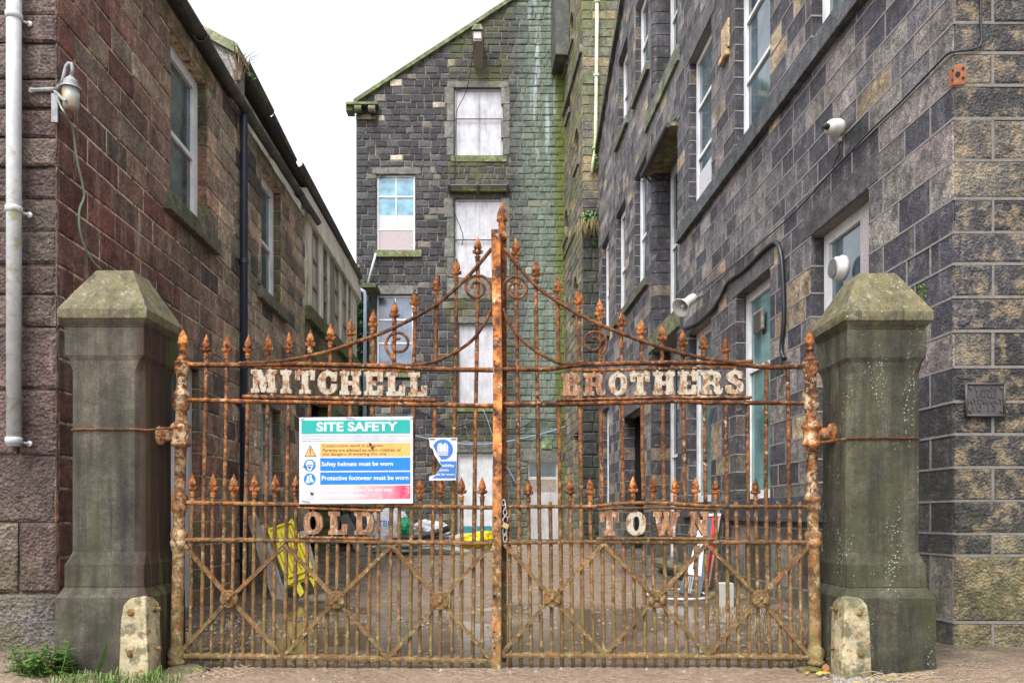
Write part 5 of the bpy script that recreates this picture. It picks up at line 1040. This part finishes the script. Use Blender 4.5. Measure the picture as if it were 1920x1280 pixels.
for i, (x, y) in enumerate(((944, 942), (947, 950), (947, 960), (946, 996), (947, 1008))):
    mb = MB(); h_ = 8 if y > 990 else 5.5; w_ = 3.4 if i % 2 == 0 or y > 990 else 1.2; pts = [G(x + math.cos(t) * w_, y + math.sin(t) * h_, .035 + (.012 * math.cos(t) if w_ < 2 else 0)) for t in [2 * math.pi * k / 12 for k in range(13)]]; tube(mb, pts, 1.25 * K, 6); mb.build('chain_link', M['steel'], ch, True)

# ================================================================== SIGNS
def big_sign():
    root = thing('site_safety_sign', G(670, 944, .05), 'white site safety notice with teal heading fixed to the left gate leaf', 'sign')
    sc = .1406
    def fr(cx, cy, d=0): px = 560 + cx * sc; py = 770 + cy * sc + (cx - 780) * sc * -.006; return G(px, py, .055 + d)
    mb = MB(); q = [fr(30, 1240), fr(1535, 1240), fr(1535, 88), fr(30, 95)]; prism(mb, [p + V((0, .012, 0)) for p in q], (0, -.012, 0)); pan = bevel(mb.build('board', M['sign white'], root), .003)
    def rect(x0, x1, y0, y1, mat, nm, d=.0015): mb = MB(); q = [fr(x0, y1), fr(x1, y1), fr(x1, y0), fr(x0, y0)]; prism(mb, q, (0, -d, 0)); return mb.build(nm, M[mat], root)
    def disc(cx, cy, r, mat, nm, d0=0, d1=.0015, ri=0, par=None, sx=1): 
        mb = MB(); n = 32; o = [fr(cx + r * sx * math.cos(2 * math.pi * k / n), cy + r * math.sin(2 * math.pi * k / n), d1) for k in range(n)]
        if ri: i = [fr(cx + ri * math.cos(2 * math.pi * k / n), cy + ri * math.sin(2 * math.pi * k / n), d1) for k in range(n)]; mb.add(o + i, [(k, (k + 1) % n, n + (k + 1) % n, n + k) for k in range(n)])
        else: mb.add(o, [tuple(range(n))])
        return mb.build(nm, M[mat], par or root)
    def poly(pts, mat, nm, d, par): mb = MB(); mb.add([fr(x, y, d) for x, y in pts], [tuple(range(len(pts)))]); return mb.build(nm, M[mat], par)
    fx = lambda x, y, d: fr(x, y, d + .002)
    h = rect(62, 1497, 135, 312, 'sign teal', 'heading_panel'); text_fit('SITE SAFETY', 262, 1335, 158, 280, fx, M['ink white'], h, bold=.028)
    fs = lambda x, y, d: fr(x, y, d + .0008)
    for i, (s, x1) in enumerate((('Under the Health & Safety at Work Act 1974 all persons entering this site must comply with all regulations under this act', 1505), ('All visitors must report to the site office and obtain permission to proceed on to the site or any work area', 1325), ('Safety signs and procedures must be observed and personal protection and safety equipment must be worn at all times', 1500))):
        text_fit(s, 70, x1, 334 + i * 32, 356 + i * 32, fs, M['ink grey'], root)
    y_ = rect(310, 1500, 438, 612, 'sign amber', 'caution_panel')
    for s, x1, y0, y1 in (('Construction work in progress.', 1155, 450, 500), ('Parents are advised to warn children of', 1375, 506, 552), ('the dangers of entering this site.', 1195, 561, 609)): text_fit(s, 342, x1, y0, y1, fx, M['ink brown'], y_, bold=.006)
    b1 = rect(310, 1500, 633, 800, 'sign blue', 'mandatory_panel'); text_fit('Safety helmets must be worn', 327, 1270, 682, 756, fx, M['ink white'], b1, bold=.018)
    b2 = rect(310, 1500, 820, 982, 'sign blue', 'mandatory_panel'); text_fit('Protective footwear must be worn', 330, 1475, 866, 925, fx, M['ink white'], b2, bold=.018)
    r1 = rect(312, 1500, 1000, 1176, 'sign red', 'prohibition_panel'); text_fit('Unauthorised entry to this site', 340, 1255, 1036, 1088, fx, M['ink white'], r1, bold=.012); text_fit('is strictly forbidden.', 340, 940, 1112, 1156, fx, M['ink white'], r1, bold=.012)
    tr = poly([(178, 458), (98, 614), (258, 612)], 'ink black', 'warning_triangle', .001, root); poly([(178, 474), (111, 606), (245, 605)], 'sign amber', 'triangle_face', .0016, tr); poly([(171, 505), (185, 505), (182, 570), (174, 570)], 'ink black', 'exclamation_mark', .0022, tr); disc(178, 588, 8, 'ink black', 'exclamation_mark', d1=.0022, par=tr)
    d1 = disc(170, 727, 78, 'sign blue', 'helmet_symbol'); disc(170, 715, 50, 'ink white', 'head_shape', d1=.0024, par=d1); poly([(132, 722), (208, 722), (204, 765), (186, 795), (154, 795), (136, 765)], 'ink white', 'head_shape', .003, d1); poly([(134, 716), (210, 716), (206, 730), (138, 730)], 'sign blue', 'helmet_rim', .0036, d1); poly([(150, 740), (192, 740), (188, 768), (171, 780), (154, 768)], 'sign blue', 'face_shape', .0038, d1)
    d2 = disc(170, 910, 78, 'sign blue', 'boot_symbol'); poly([(135, 870), (160, 868), (163, 920), (170, 962), (120, 960), (118, 945), (130, 930)], 'ink white', 'boot_shape', .0024, d2); poly([(168, 850), (192, 848), (196, 900), (225, 935), (222, 952), (180, 948), (170, 900)], 'ink white', 'boot_shape', .0024, d2)
    d3 = disc(170, 1110, 70, 'sign red', 'prohibition_symbol', ri=60); poly([(180, 1075), (205, 1090), (220, 1085), (222, 1110), (200, 1130), (180, 1120)], 'ink black', 'hand_shape', .002, d3); poly([(120, 1068), (128, 1060), (222, 1152), (214, 1160)], 'sign red', 'slash', .0026, d3)
    for (x0, y0, x1, y1) in ((50, 130, 100, 105), (650, 104, 770, 116), (1500, 116, 1545, 116), (70, 1198, 175, 1212), (65, 742, 165, 744)): mb = MB(); tube(mb, [fr(x0, y0, .006), fr(x1, y1, .006)], .0022, 6); mb.build('cable_tie', M['black plastic'], root)
    mb = MB(); mb.add([fr(x, y, .004) for x, y in ((955, 432), (985, 440), (990, 470), (1018, 500), (1010, 525), (985, 515), (975, 490), (958, 478))], [tuple(range(8))]); mb.build('tear_hole', M['rust'], root)
    mb = MB(); prism(mb, [fr(x, y, .002) for x, y in ((270, 1205), (1533, 1190), (1535, 1238), (260, 1238))], (0, -.0006, 0)); mb.build('algae_edge', M['grass green'], root) if 0 else None
big_sign()
def small_sign():
    root = thing('hi_vis_sign', G(832, 899, .05), 'small torn blue and white high visibility jacket notice on the left gate leaf', 'sign'); s = .2344
    fr = lambda x, y, d=0: G(540 + x * s, 740 + y * s, .05 + d)
    out = [(1132, 347), (1358, 347), (1352, 560), (1348, 684), (1132, 686), (1138, 652), (1188, 640), (1215, 605), (1232, 572), (1200, 522), (1176, 485), (1164, 440), (1140, 420), (1136, 380)]
    def po(pts, mat, nm, d, par=None, th=0):
        me = curve_mesh([[(x, -y) for x, y in pts]], .5)
        for v in me.vertices: v.co = fr(v.co.x, -v.co.y, d + v.co.z * th)
        me.materials.clear(); me.materials.append(M[mat]); return link(nm, me, par or root)
    b = po(out, 'sign white', 'board', 0, th=.004)
    c = [(1243 + 80 * math.cos(t), 440 + 80 * math.sin(t)) for t in [2 * math.pi * k / 40 for k in range(40)]]; c = [(x, y) for x, y in c if x > 1168 + max(0, (y - 440)) * .8 - 4]
    d1 = po(c, 'sign small blue', 'jacket_symbol', .004, th=.001); po([(1208, 395), (1228, 388), (1243, 405), (1258, 388), (1276, 395), (1286, 420), (1285, 488), (1202, 488), (1200, 420)], 'ink white', 'jacket_shape', .0055, d1, .001)
    for y in (462, 476): po([(1202, y), (1285, y), (1285, y + 5), (1202, y + 5)], 'sign small blue', 'jacket_stripe', .0068, d1, .001)
    for x in (1212, 1242, 1270): po([(x, 400), (x + 4, 400), (x + 4, 460), (x, 460)], 'sign small blue', 'jacket_stripe', .0068, d1, .001)
    p = po([(1218, 534), (1349, 534), (1344, 668), (1160, 668), (1190, 642), (1217, 608), (1233, 573)], 'sign small blue', 'text_panel', .004, th=.001)
    f2 = lambda x, y, d: fr(x, y, d + .0055)
    for s_, x0, x1, y0, y1 in (('isibility', 1238, 1334, 556, 585), ('ackets', 1216, 1290, 592, 612), ('ust be worn', 1188, 1334, 627, 646)): text_fit(s_, x0, x1, y0, y1, f2, M['ink white'], p, bold=.012)
    for (x0, x1) in ((1140, 1180), (1310, 1350)): mb = MB(); tube(mb, [fr(x0, 358, .008), fr(x1, 358, .008)], .003, 6); mb.build('cable_tie', M['black plastic'], root)
small_sign()

# ================================================================== PILLARS
def pillar(side):
    cx = (191.5 - 960) * 6.25 / F if side == 'l' else (1666.5 - 960) * 6.25 / F
    y0 = 6.25; dz = 0 if side == 'l' else -.02; cy = y0 + .345
    root = thing('gate_pillar', (cx, cy, 0), 'brown streaked stone gate pillar with a yellow mossy cap on the left' if side == 'l' else 'green algae stone gate pillar spotted with white lichen on the right', 'pillar', 'stone gate pillars')
    def rings(rs, nm, mat, sm=False):
        mb = MB(); vs = []
        for (z, h, c) in rs:
            c = max(c, .004)
            for sx, sy, o in ((1, -1, 0), (1, 1, 1), (-1, 1, 0), (-1, -1, 1)):
                a = (sx * h, sy * (h - c)); b = (sx * (h - c), sy * h)
                for q in ((b, a) if o == 0 else (a, b)): vs.append((cx + q[0], cy + q[1] * .97, z + dz * (z / 3)))
        mb.add(vs, [(i * 8 + k, i * 8 + (k + 1) % 8, (i + 1) * 8 + (k + 1) % 8, (i + 1) * 8 + k) for i in range(len(rs) - 1) for k in range(8)] + [tuple(range(8))[::-1], tuple((len(rs) - 1) * 8 + k for k in range(8))])
        o = mb.build(nm, mat, root); bevel(o, .009, 2); return o
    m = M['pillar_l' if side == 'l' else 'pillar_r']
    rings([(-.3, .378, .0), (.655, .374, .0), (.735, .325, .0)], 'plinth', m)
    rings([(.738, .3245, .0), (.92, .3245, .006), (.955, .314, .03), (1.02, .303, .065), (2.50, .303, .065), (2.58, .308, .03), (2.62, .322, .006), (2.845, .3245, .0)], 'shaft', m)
    rings([(2.848, .318, .0), (2.862, .322, .0), (2.905, .352, .0), (2.912, .362, .0), (2.985, .364, .0), (3.13, .285, .0), (3.355, .155, .0), (3.36, .15, .0)], 'cap', m)
    mb = MB(); z = H + (HZ - (803 if side == 'l' else 820)) * 6.25 / F; pts = []
    e = .31; ex_ = 1 if side == 'l' else -1
    for (x, y) in ((-ex_ * e, .28), (-ex_ * e, -.24), (-ex_ * .24, -e), (ex_ * .24, -e), (ex_ * e, -.24)): pts.append((cx + x, cy + y * .97, z))
    pts.append(G(341 if side == 'l' else 1524, 803 if side == 'l' else 832, .09)); tube(mb, pts, .009, 6); tag(mb.build('tie_rod', M['rust_brown']), 'thin rusty iron tie looped round the ' + ('left' if side == 'l' else 'right') + ' gate pillar', 'tie rod', 'iron ties round the pillars')
    mb = MB(); b = G(341 if side == 'l' else 1524, 816 if side == 'l' else 812); pxx = cx + ex_ * .30; ax = V((-ex_, 0, 0)); lathe(mb, b, [(0, .05), (abs(b.x - pxx) - .04, .05), (abs(b.x - pxx) - .03, .085), (abs(b.x - pxx) + .02, .085)], 14, axis=ax); mb.build('hinge_bracket', M['rust_heel'], root, True)
pillar('l'); pillar('r')
def guard(side):
    s = 1 if side == 'l' else -1
    cxp = (191.5 - 960) * 6.25 / F if side == 'l' else (1666.5 - 960) * 6.25 / F
    edge = cxp + s * .378
    root = thing('wheel_guard', (edge, 6.2, 0), 'cream painted cast iron wheel guard bolted to the ' + ('left' if side == 'l' else 'right') + ' pillar foot', 'wheel guard', 'iron wheel guards')
    # front plate against the plinth front, side plate against its inner face, flared nose
    yf = 6.205; t = .02
    f = [(edge - s * .21, .0 - .05), (edge - s * .19, .48), (edge - s * .17, .60), (edge - s * .12, .655), (edge - s * .02, .672), (edge + s * .012, .672), (edge + s * .018, .5), (edge + s * .065, -.05)]
    def yy(x, z): return yf - .03 - .05 * max(0, (x - edge) * s + .05) / .1 * (1 - z)
    mb = MB(); pts = [V((x, yy(x, z), z)) for x, z in f]; prism(mb, pts, (0, .045, 0))
    g_ = [(yy(edge, .0) + .0, -.05, edge + s * .065), (yy(edge, .5) + .0, .5, edge + s * .018), (yf - .03, .672, edge + s * .012)]
    q = [V((edge + s * .066, yf - .075, -.05)), V((edge + s * .02, yf - .045, .5)), V((edge + s * .014, yf - .035, .672)), V((edge + s * .03, yf + .06, .655)), V((edge + s * .035, yf + .15, .6)), V((edge + s * .035, yf + .17, .5)), V((edge + s * .045, yf + .17, -.05))]
    prism(mb, q, (-s * .02, 0, 0)); bevel(mb.build('body', M['guard'], root), .008)
    for (x, z) in ((edge - s * .105, .545), (edge - s * .11, .215)):
        mb = MB(); lathe(mb, V((x, yf - .03, z)), [(0, .034), (.012, .032), (.014, .018), (.03, .017), (.032, .008)], 8, axis=V((0, -1, 0))); mb.build('bolt', M['rust_pale'], root)
    for (y, z) in ((yf + .08, .56), (yf + .08, .24)):
        mb = MB(); lathe(mb, V((edge + s * .03, y, z)), [(0, .034), (.015, .03), (.017, .018), (.05, .017)], 8, axis=V((s, 0, 0))); mb.build('bolt', M['rust_pale'], root)
guard('l'); guard('r')

# ================================================================== YARD CLUTTER
def quadboard(mb, a, b, c, d, th): n = (b - a).cross(d - a).normalized() * th; prism(mb, [a, b, c, d], n)
mb = MB(); quadboard(mb, W(462, 968, 12.4), W(480, 963, 12.4), W(536, 1134, 11.7), W(516, 1142, 11.7), .05); tag(mb.build('wooden_plank', M['w_brown']), 'long grey brown plank leaning beside the navy drainpipe', 'plank')
mb = MB(); quadboard(mb, W(482, 985, 12.6), W(494, 983, 12.6), W(540, 1128, 12.0), W(528, 1134, 12.0), .05); tag(mb.build('wooden_plank', M['w_grey']), 'narrow pale plank leaning between the brown plank and yellow barrier', 'plank')
mb = MB(); quadboard(mb, W(561, 996, 13.2), W(574, 993, 13.2), W(593, 1066, 12.9), W(585, 1078, 12.9), .03); tag(mb.build('wooden_board', M['w_worn']), 'pale curved board standing right of the yellow barrier', 'board')
mb = MB(); a = W(560, 1130, 11.75); box(mb, (a.x, 11.75, .03), (a.x + .42, 12.5, .07)); tag(mb.build('wooden_board', M['w_brown']), 'short board lying flat at the foot of the yellow barrier', 'board')
def barrier():
    root = thing('plastic_barrier', W(560, 1125, 12.1), 'yellow plastic safety barrier with slanted ribs leaning on the left wall', 'barrier')
    TL, TR, BL, BR = W(499, 994, 12.7), W(549, 994, 12.9), W(540, 1102, 12.0), W(590, 1082, 12.3); U = BR - BL; Vv = TL - BL; n = U.cross(Vv).normalized(); 
    if n.y > 0: n = -n
    P = lambda u, v, d=0: BL + U * u + Vv * v + n * d
    def bar(mb, u0, v0, u1, v1, w_, d): 
        A_, B_ = P(u0, v0), P(u1, v1); dd = (B_ - A_).normalized(); s_ = dd.cross(n) * w_; prism(mb, [A_ - s_, A_ + s_, B_ + s_, B_ - s_], n * d)
    mb = MB(); prism(mb, [P(0, 0), P(1, 0), P(1, 1), P(0, 1)], n * .03); pn = mb.build('panel', M['yellow plastic'], root)
    mb = MB()
    for a in ((0.04, 0, .04, 1), (.96, 0, .96, 1), (.0, .96, 1, .96), (0, .12, 1, .12), (0, .03, 1, .03)): bar(mb, *a, .022, .075)
    for k in range(5): bar(mb, .15 + k * .165, .18, .15 + k * .165, .86, .014, .065)
    bevel(mb.build('rib', M['yellow plastic'], root), .006)
    for x0, x1 in ((.2, .42), (.78, .96)):
        mb = MB(); prism(mb, [P(x0, 0), P(x1, 0), P(x1 + .02, -.17), P(x0 + .05, -.22)], n * .04); mb.build('foot', M['yellow plastic'], root)
    mb = MB(); bar(mb, .3, -.02, .42, .1, .012, .085); bar(mb, .88, -.02, .98, .1, .012, .085); mb.build('strap', M['black plastic'], root)
barrier()
def blob(name, mat, cen, rad, label, cat, seed, crumple=.35, sub=4):
    import bmesh
    bm = bmesh.new(); bmesh.ops.create_icosphere(bm, subdivisions=sub, radius=1)
    for v in bm.verts:
        c = v.co.copy(); d = 1 + crumple * mnoise.noise(c * 1.6 + V((seed, 0, 0))) + crumple * .45 * abs(mnoise.noise(c * 5 + V((0, seed, 0))))
        v.co = V((c.x * rad[0] * d, c.y * rad[1] * d, max(c.z * d, -.75) * rad[2])) + V(cen)
    mb = MB(); mb.add([v.co.copy() for v in bm.verts], [[v.index for v in f.verts] for f in bm.faces]); bm.free(); o = mb.build(name, mat); return tag(o, label, cat)
def wpt(px, py, Y): return W(px, py, Y)
Yb = 20.6
c = W(718, 992, Yb); root = thing('builders_bag', (c.x, Yb, .34), 'white bulk builders bag with blue letters in the rubbish heap', 'bag')
bb = blob('bag_body', M['bag white'], c, (.50, .38, .52), None, None, 3, .22); bb.parent = root; bb.location = -V(root.location)
g2 = lambda x, y, d: W(x, y, Yb - .46) + V((0, -d - .02 - .10 * (1 - ((x - 715) / 30) ** 2), 0))
for s_, x0, x1, y0, y1, m_ in (('GJSTBD', 690, 738, 975, 990, 'bag blue ink'), ('BUILDING', 694, 737, 993, 1000, 'ink grey'), ('MERCHANTS', 694, 737, 1002, 1008, 'ink grey')):
    text_fit(s_, x0, x1, y0, y1, g2, M[m_], root, bold=.02) if s_ == 'GJSTBD' else None
blob('rubbish_bag', M['green plastic'], W(757, 989, Yb), (.28, .25, .26), 'green plastic sack between the white bags in the rubbish heap', 'bag', 8, .3)
blob('rubbish_bag', M['bag white'], W(742, 972, Yb + .3), (.25, .25, .26), 'crumpled white plastic bag behind the green sack', 'bag', 15, .5)
blob('plastic_sheeting', M['bag white'], W(803, 993, Yb), (.48, .3, .22), 'heap of crumpled white plastic sheeting right of the green sack', 'sheeting', 21, .6)
blob('plastic_sheeting', M['yellow plastic'], W(892, 1016, 22.5), (.62, .35, .26), 'crumpled yellow tarpaulin lying before the double door', 'tarpaulin', 33, .6)
blob('rubbish_bag', M['black plastic'], W(668, 1003, Yb), (.45, .3, .42), 'dark sack at the left end of the rubbish heap', 'bag', 41, .3)
blob('rubble_heap', M['concrete'], W(765, 1026, Yb + .1), (1.3, .35, .17), 'low heap of grey rubble under the white bags', 'rubble', 48, .7)
mb = MB(); tube(mb, [W(738, 1014, 20), W(770, 1010, 20), W(805, 1002, 20), (W(842, 990, 20))], .085, 12); tag(mb.build('drain_pipe_offcut', M['black plastic'], None, True), 'black plastic pipe lying across the rubbish heap', 'pipe')
mb = MB(); quadboard(mb, W(634, 968, 20.2), W(652, 962, 20.2), W(692, 1040, 19.6), W(672, 1044, 19.6), .04); tag(mb.build('scrap_board', M['slate']), 'grey green board leaning on the dark sack', 'board')
mb = MB(); quadboard(mb, W(790, 1005, 21), W(866, 1003, 21), W(866, 1008, 20.6), W(790, 1010, 20.6), .04)
for x in (815, 826, 838): quadboard(mb, W(x, 1006, 20.7), W(x + 4, 1006, 20.7), W(x + 4, 1034, 20.7), W(x, 1034, 20.7), .04)
tag(mb.build('broken_pallet', M['w_grey']), 'broken grey timber pallet standing in front of the white sheeting', 'pallet')
def aboard():
    root = thing('folding_sign_board', W(1320, 1120, 12.2), 'red and white folding sign boards leaning on the right wall', 'sign board')
    mb = MB(); quadboard(mb, W(1318, 966, 13.3), W(1351, 966, 13.3), W(1330, 1100, 12.6), W(1302, 1085, 12.6), .03); mb.build('rear_panel', M['red board'], root)
    mb = MB(); quadboard(mb, W(1320, 962, 13.28), W(1352, 962, 13.28), W(1351, 967, 13.26), W(1319, 967, 13.26), .04); mb.build('white_border', M['white plastic'], root)
    mb = MB(); quadboard(mb, W(1352, 962, 13.3), W(1356, 964, 13.5), W(1336, 1102, 12.8), W(1330, 1100, 12.5), .03); mb.build('rear_frame', M['w_brown'], root)
    mb = MB(); quadboard(mb, W(1313, 975, 12.9), W(1326, 972, 12.9), W(1318, 1080, 12.4), W(1288, 1076, 12.4), .03); mb.build('front_panel', M['sign white'], root)
    mb = MB(); quadboard(mb, W(1326, 969, 12.88), W(1336, 971, 12.88), W(1326, 1085, 12.3), W(1316, 1085, 12.3), .04); quadboard(mb, W(1283, 1076, 12.35), W(1290, 1072, 12.35), W(1281, 1112, 12.2), W(1273, 1110, 12.2), .04); quadboard(mb, W(1309, 1080, 12.3), W(1321, 1080, 12.3), W(1312, 1122, 12.1), W(1301, 1122, 12.1), .04); mb.build('frame', M['slate blue board'], root)
    mb = MB(); quadboard(mb, W(1310, 1000, 12.8), W(1316, 1000, 12.8), W(1307, 1062, 12.4), W(1300, 1062, 12.4), .045); mb.build('front_stripe', M['slate blue board'], root)
    mb = MB(); 
    for x in (1286, 1290, 1294): tube(mb, [W(x + 6, 1080, 12.3), W(x, 1112, 12.15)], .012, 6)
    mb.build('stay_rod', M['steel'], root)
aboard()
a = W(1349, 1146, 11.1); mb = MB(); box(mb, (a.x, 11.1, -.02), (a.x + .21, 11.32, .36)); tag(bevel(mb.build('concrete_block', M['concrete']), .01), 'upright pale grey concrete block by the right wall', 'block')
tag(rock('loose_stone', M['stone_rf'], W(1388, 1128, 11.6), (.16, .18, .16), None, 3), 'rough brown stone just right of the concrete block', 'stone'); tag(rock('loose_stone', M['stone_rf'], W(1334, 1124, 11.9), (.11, .15, .15), None, 5), 'mossy stone just left of the concrete block', 'stone')
mb = MB(); 
for k in range(3):
    c = W(1262 + k * 2, 1106 + k * 3, 12.6 - k * .2); c.z = .06 + k * .02; tube(mb, [c + V((math.cos(t) * (.42 + .02 * k), math.sin(t) * .9, .01 * math.sin(3 * t))) for t in [2 * math.pi * j / 30 * .93 for j in range(30)]], .017, 6)
tag(mb.build('hose_coil', M['white plastic'], None, True), 'coil of white hose lying on the mud by the sign boards', 'hose')
mb = MB(); hexa(mb, [W(1228, 1062, 16.2), W(1290, 1092, 13.6), W(1300, 1080, 13.9), W(1245, 1054, 16.6), W(1228, 1052, 16.2), W(1280, 1072, 13.6), W(1300, 1066, 13.9), W(1240, 1046, 16.6)], (.12, .11, .08)); tag(mb.build('stone_step', M['sill_l']), 'mossy worn stone step below the loading bay', 'step')
for (x, y, r_, l_) in ((1180, 1066, .12, 'flat mossy stone at the edge of the mud near the doorway'), (276, 1252, .10, 'mossy cobble beside the left heel post')): pass
tag(rock('loose_stone', M['stone_rf'], (W(350, 1262, 6.45).x - .0, 6.42, .0), (.22, .13, .09), None, 9), 'flat mossy stone under the left heel post', 'stone')
tag(rock('loose_stone', M['stone_rf'], (W(1500, 1252, 6.5).x + .06, 6.45, .015), (.13, .10, .05), None, 12), 'broken pale stone under the right heel post', 'stone')

# ---- plants and litter in front
def leafshape(mb, p, dirv, L, w_, lob=0, rnd=R, cup=.2):
    dirv = dirv.normalized(); sd = dirv.cross(V((0, 0, 1)));
    if sd.length < .1: sd = V((1, 0, 0))
    sd.normalize(); n = 7; l_, r_ = [], []
    for k in range(n + 1):
        t = k / n; ww = w_ * math.sin(math.pi * min(1, t * .9 + .08)) * (1 + (lob * (1 if k % 2 else -1)))
        c = p + dirv * L * t + V((0, 0, -cup * L * t * t)); l_.append(c + sd * ww); r_.append(c - sd * ww)
    vs = l_ + r_; mb.add(vs, [(k, k + 1, n + 2 + k, n + 1 + k) for k in range(n)])
root = thing('leafy_weed', (-4.0, 6.2, 0), 'bushy green weed with many small leaves at the foot of the left pillar', 'weed')
mb, ms = MB(), MB()
for k in range(34):
    b = V((W(78 + R.uniform(-45, 60), 0, 6.15).x, 6.1 + R.uniform(-.1, .12), 0)); h_ = R.uniform(.12, .33); tp = b + V((R.uniform(-.1, .1), R.uniform(-.08, .05), h_)); tube(ms, [b, (b + tp) / 2 + V((.01, 0, .01)), tp], .004, 5)
    for j in range(13): q = b + (tp - b) * R.uniform(.25, 1); a = R.uniform(0, 6.28); leafshape(mb, q, V((math.cos(a), math.sin(a), R.uniform(-.1, .5))), R.uniform(.05, .10), .018, .3)
mb.build('foliage', M['leaf green'], root); ms.build('stem', M['grass green'], root)
root = thing('dandelion_plant', (W(190, 0, 6.05).x, 6.05, 0), 'dandelion with one tall upright toothed leaf before the left pillar', 'weed'); mb = MB(); b = V((W(178, 0, 6.05).x, 6.05, 0)); leafshape(mb, b, V((.30, 0, 1)), .36, .035, .35, cup=0)
for k in range(34): a = R.uniform(0, 6.28); b = V((W(R.uniform(30, 300), 0, 6.0).x, R.uniform(5.9, 6.1), .0)) if k > 8 else b; leafshape(mb, b, V((math.cos(a), math.sin(a) * .6, .7)), R.uniform(.12, .22), .022, .35, cup=.5)
mb.build('foliage', M['leaf green'], root)
mb = MB()
for k in range(90):
    x = W(R.choice([R.uniform(0, 330), R.uniform(90, 300)]), 0, 6.0).x; tuft(mb, (x, R.uniform(5.85, 6.12), .0), 6, R.uniform(.08, .2), .16, .35, .0035)
tag(mb.build('grass', M['grass green']), 'green grass growing along the foot of the left pillar', 'grass', kind='stuff')
mb = MB()
for k in range(45): tuft(mb, (W(R.uniform(60, 330), 0, 6.0).x, R.uniform(5.85, 6.1), 0), 4, .12, .12, .3, .003)
for k in range(40): tuft(mb, (W(R.uniform(340, 560), 0, 7.6).x, R.uniform(7.1, 9.5), .05), 5, .16, .2, .35, .004)
for k in range(60): tuft(mb, (W(R.uniform(1400, 1500), 0, 7.6).x + R.uniform(-.1, .35), R.uniform(7.2, 9.6), .08), 6, .24, .2, .35, .004)
tag(mb.build('dry_grass', M['twig']), 'dry straw and dead stalks along both sides behind the gate', 'grass', kind='stuff')
mb = MB()
for k in range(60):
    c = V((W(R.uniform(1640, 1760), 0, 6.0).x, R.uniform(5.92, 6.16), R.uniform(.01, .07))); a = R.uniform(-.5, .9); L = R.uniform(.08, .22); d = V((math.cos(a), R.uniform(-.4, .4), R.uniform(-.1, .35))); tube(mb, [c - d * L / 2, c + V((0, 0, .015)), c + d * L / 2], .0035, 5)
for k in range(24): c = V((W(R.uniform(360, 450), 0, 6.3).x, R.uniform(6.1, 6.5), R.uniform(.01, .05))); a = R.uniform(0, 3); d = V((math.cos(a), math.sin(a), .2)) * .08; tube(mb, [c - d, c + d], .003, 5)
tag(mb.build('twigs', M['twig']), 'loose pile of dead twigs at the foot of the right pillar', 'twigs', kind='stuff')
mb = MB()
for k in range(1500):
    zone = R.random()
    if zone < .45: x, y = R.uniform(2.5, 4.2), R.uniform(5.75, 6.35)
    elif zone < .6: x, y = R.uniform(2.2, 3.6), R.uniform(6.7, 10)
    elif zone < .75: x, y = R.uniform(-3.6, -2.2), R.uniform(6.2, 10)
    else: x, y = R.uniform(-3, 3), R.uniform(6.0, 13)
    s = R.uniform(.008, .028); z = .02 + (min(.1, max(0, abs(x + .1) - 3.0) * .09) if y > 6.4 else .0); c = V((x, y, z)); g_ = R.uniform(.6, 1.1)
    vs = [c + V((math.cos(t) * s * R.uniform(.7, 1.2), math.sin(t) * s * R.uniform(.7, 1.2), 0)) for t in (0, 1.25, 2.5, 3.8, 5)]; mb.add(vs + [c + V((0, 0, s * .9))], [(k2, (k2 + 1) % 5, 5) for k2 in range(5)])
tag(mb.build('pebbles', M['pebble']), 'small pale pebbles and gravel scattered over the mud', 'gravel', kind='stuff')
mb = MB()
for k in range(70):
    if k < 50: x, y = R.uniform(2.35, 4.1), R.uniform(5.8, 6.4)
    else: x, y = R.uniform(-3, 3.2), R.uniform(6.6, 11)
    leafshape(mb, V((x, y, R.uniform(.03, .06))), V((R.uniform(-1, 1), R.uniform(-1, 1), .15)), R.uniform(.03, .07), .016, .15)
tag(mb.build('leaf_litter', M['leaf yellow']), 'yellow and orange fallen leaves strewn near the right pillar', 'leaves', kind='stuff')
for (x, y, a, L, m_, l_) in ((1530, 6.2, .3, .13, 'leaf yellow', 'large bright yellow fallen leaf beside the right wheel guard'), (1548, 6.25, 1.4, .09, 'leaf brown', 'orange brown leaf standing up beside the big yellow leaf'), (603, 6.9, .2, .09, 'leaf yellow', 'orange leaf lying in the mud behind the left gate leaf')):
    mb = MB(); leafshape(mb, V((W(x, 0, y).x, y, .05)), V((math.cos(a), math.sin(a) * .3, .25 if a < 1 else 1.2)), L, L * .32, .2); tag(mb.build('fallen_leaf', M[m_]), l_, 'leaf')
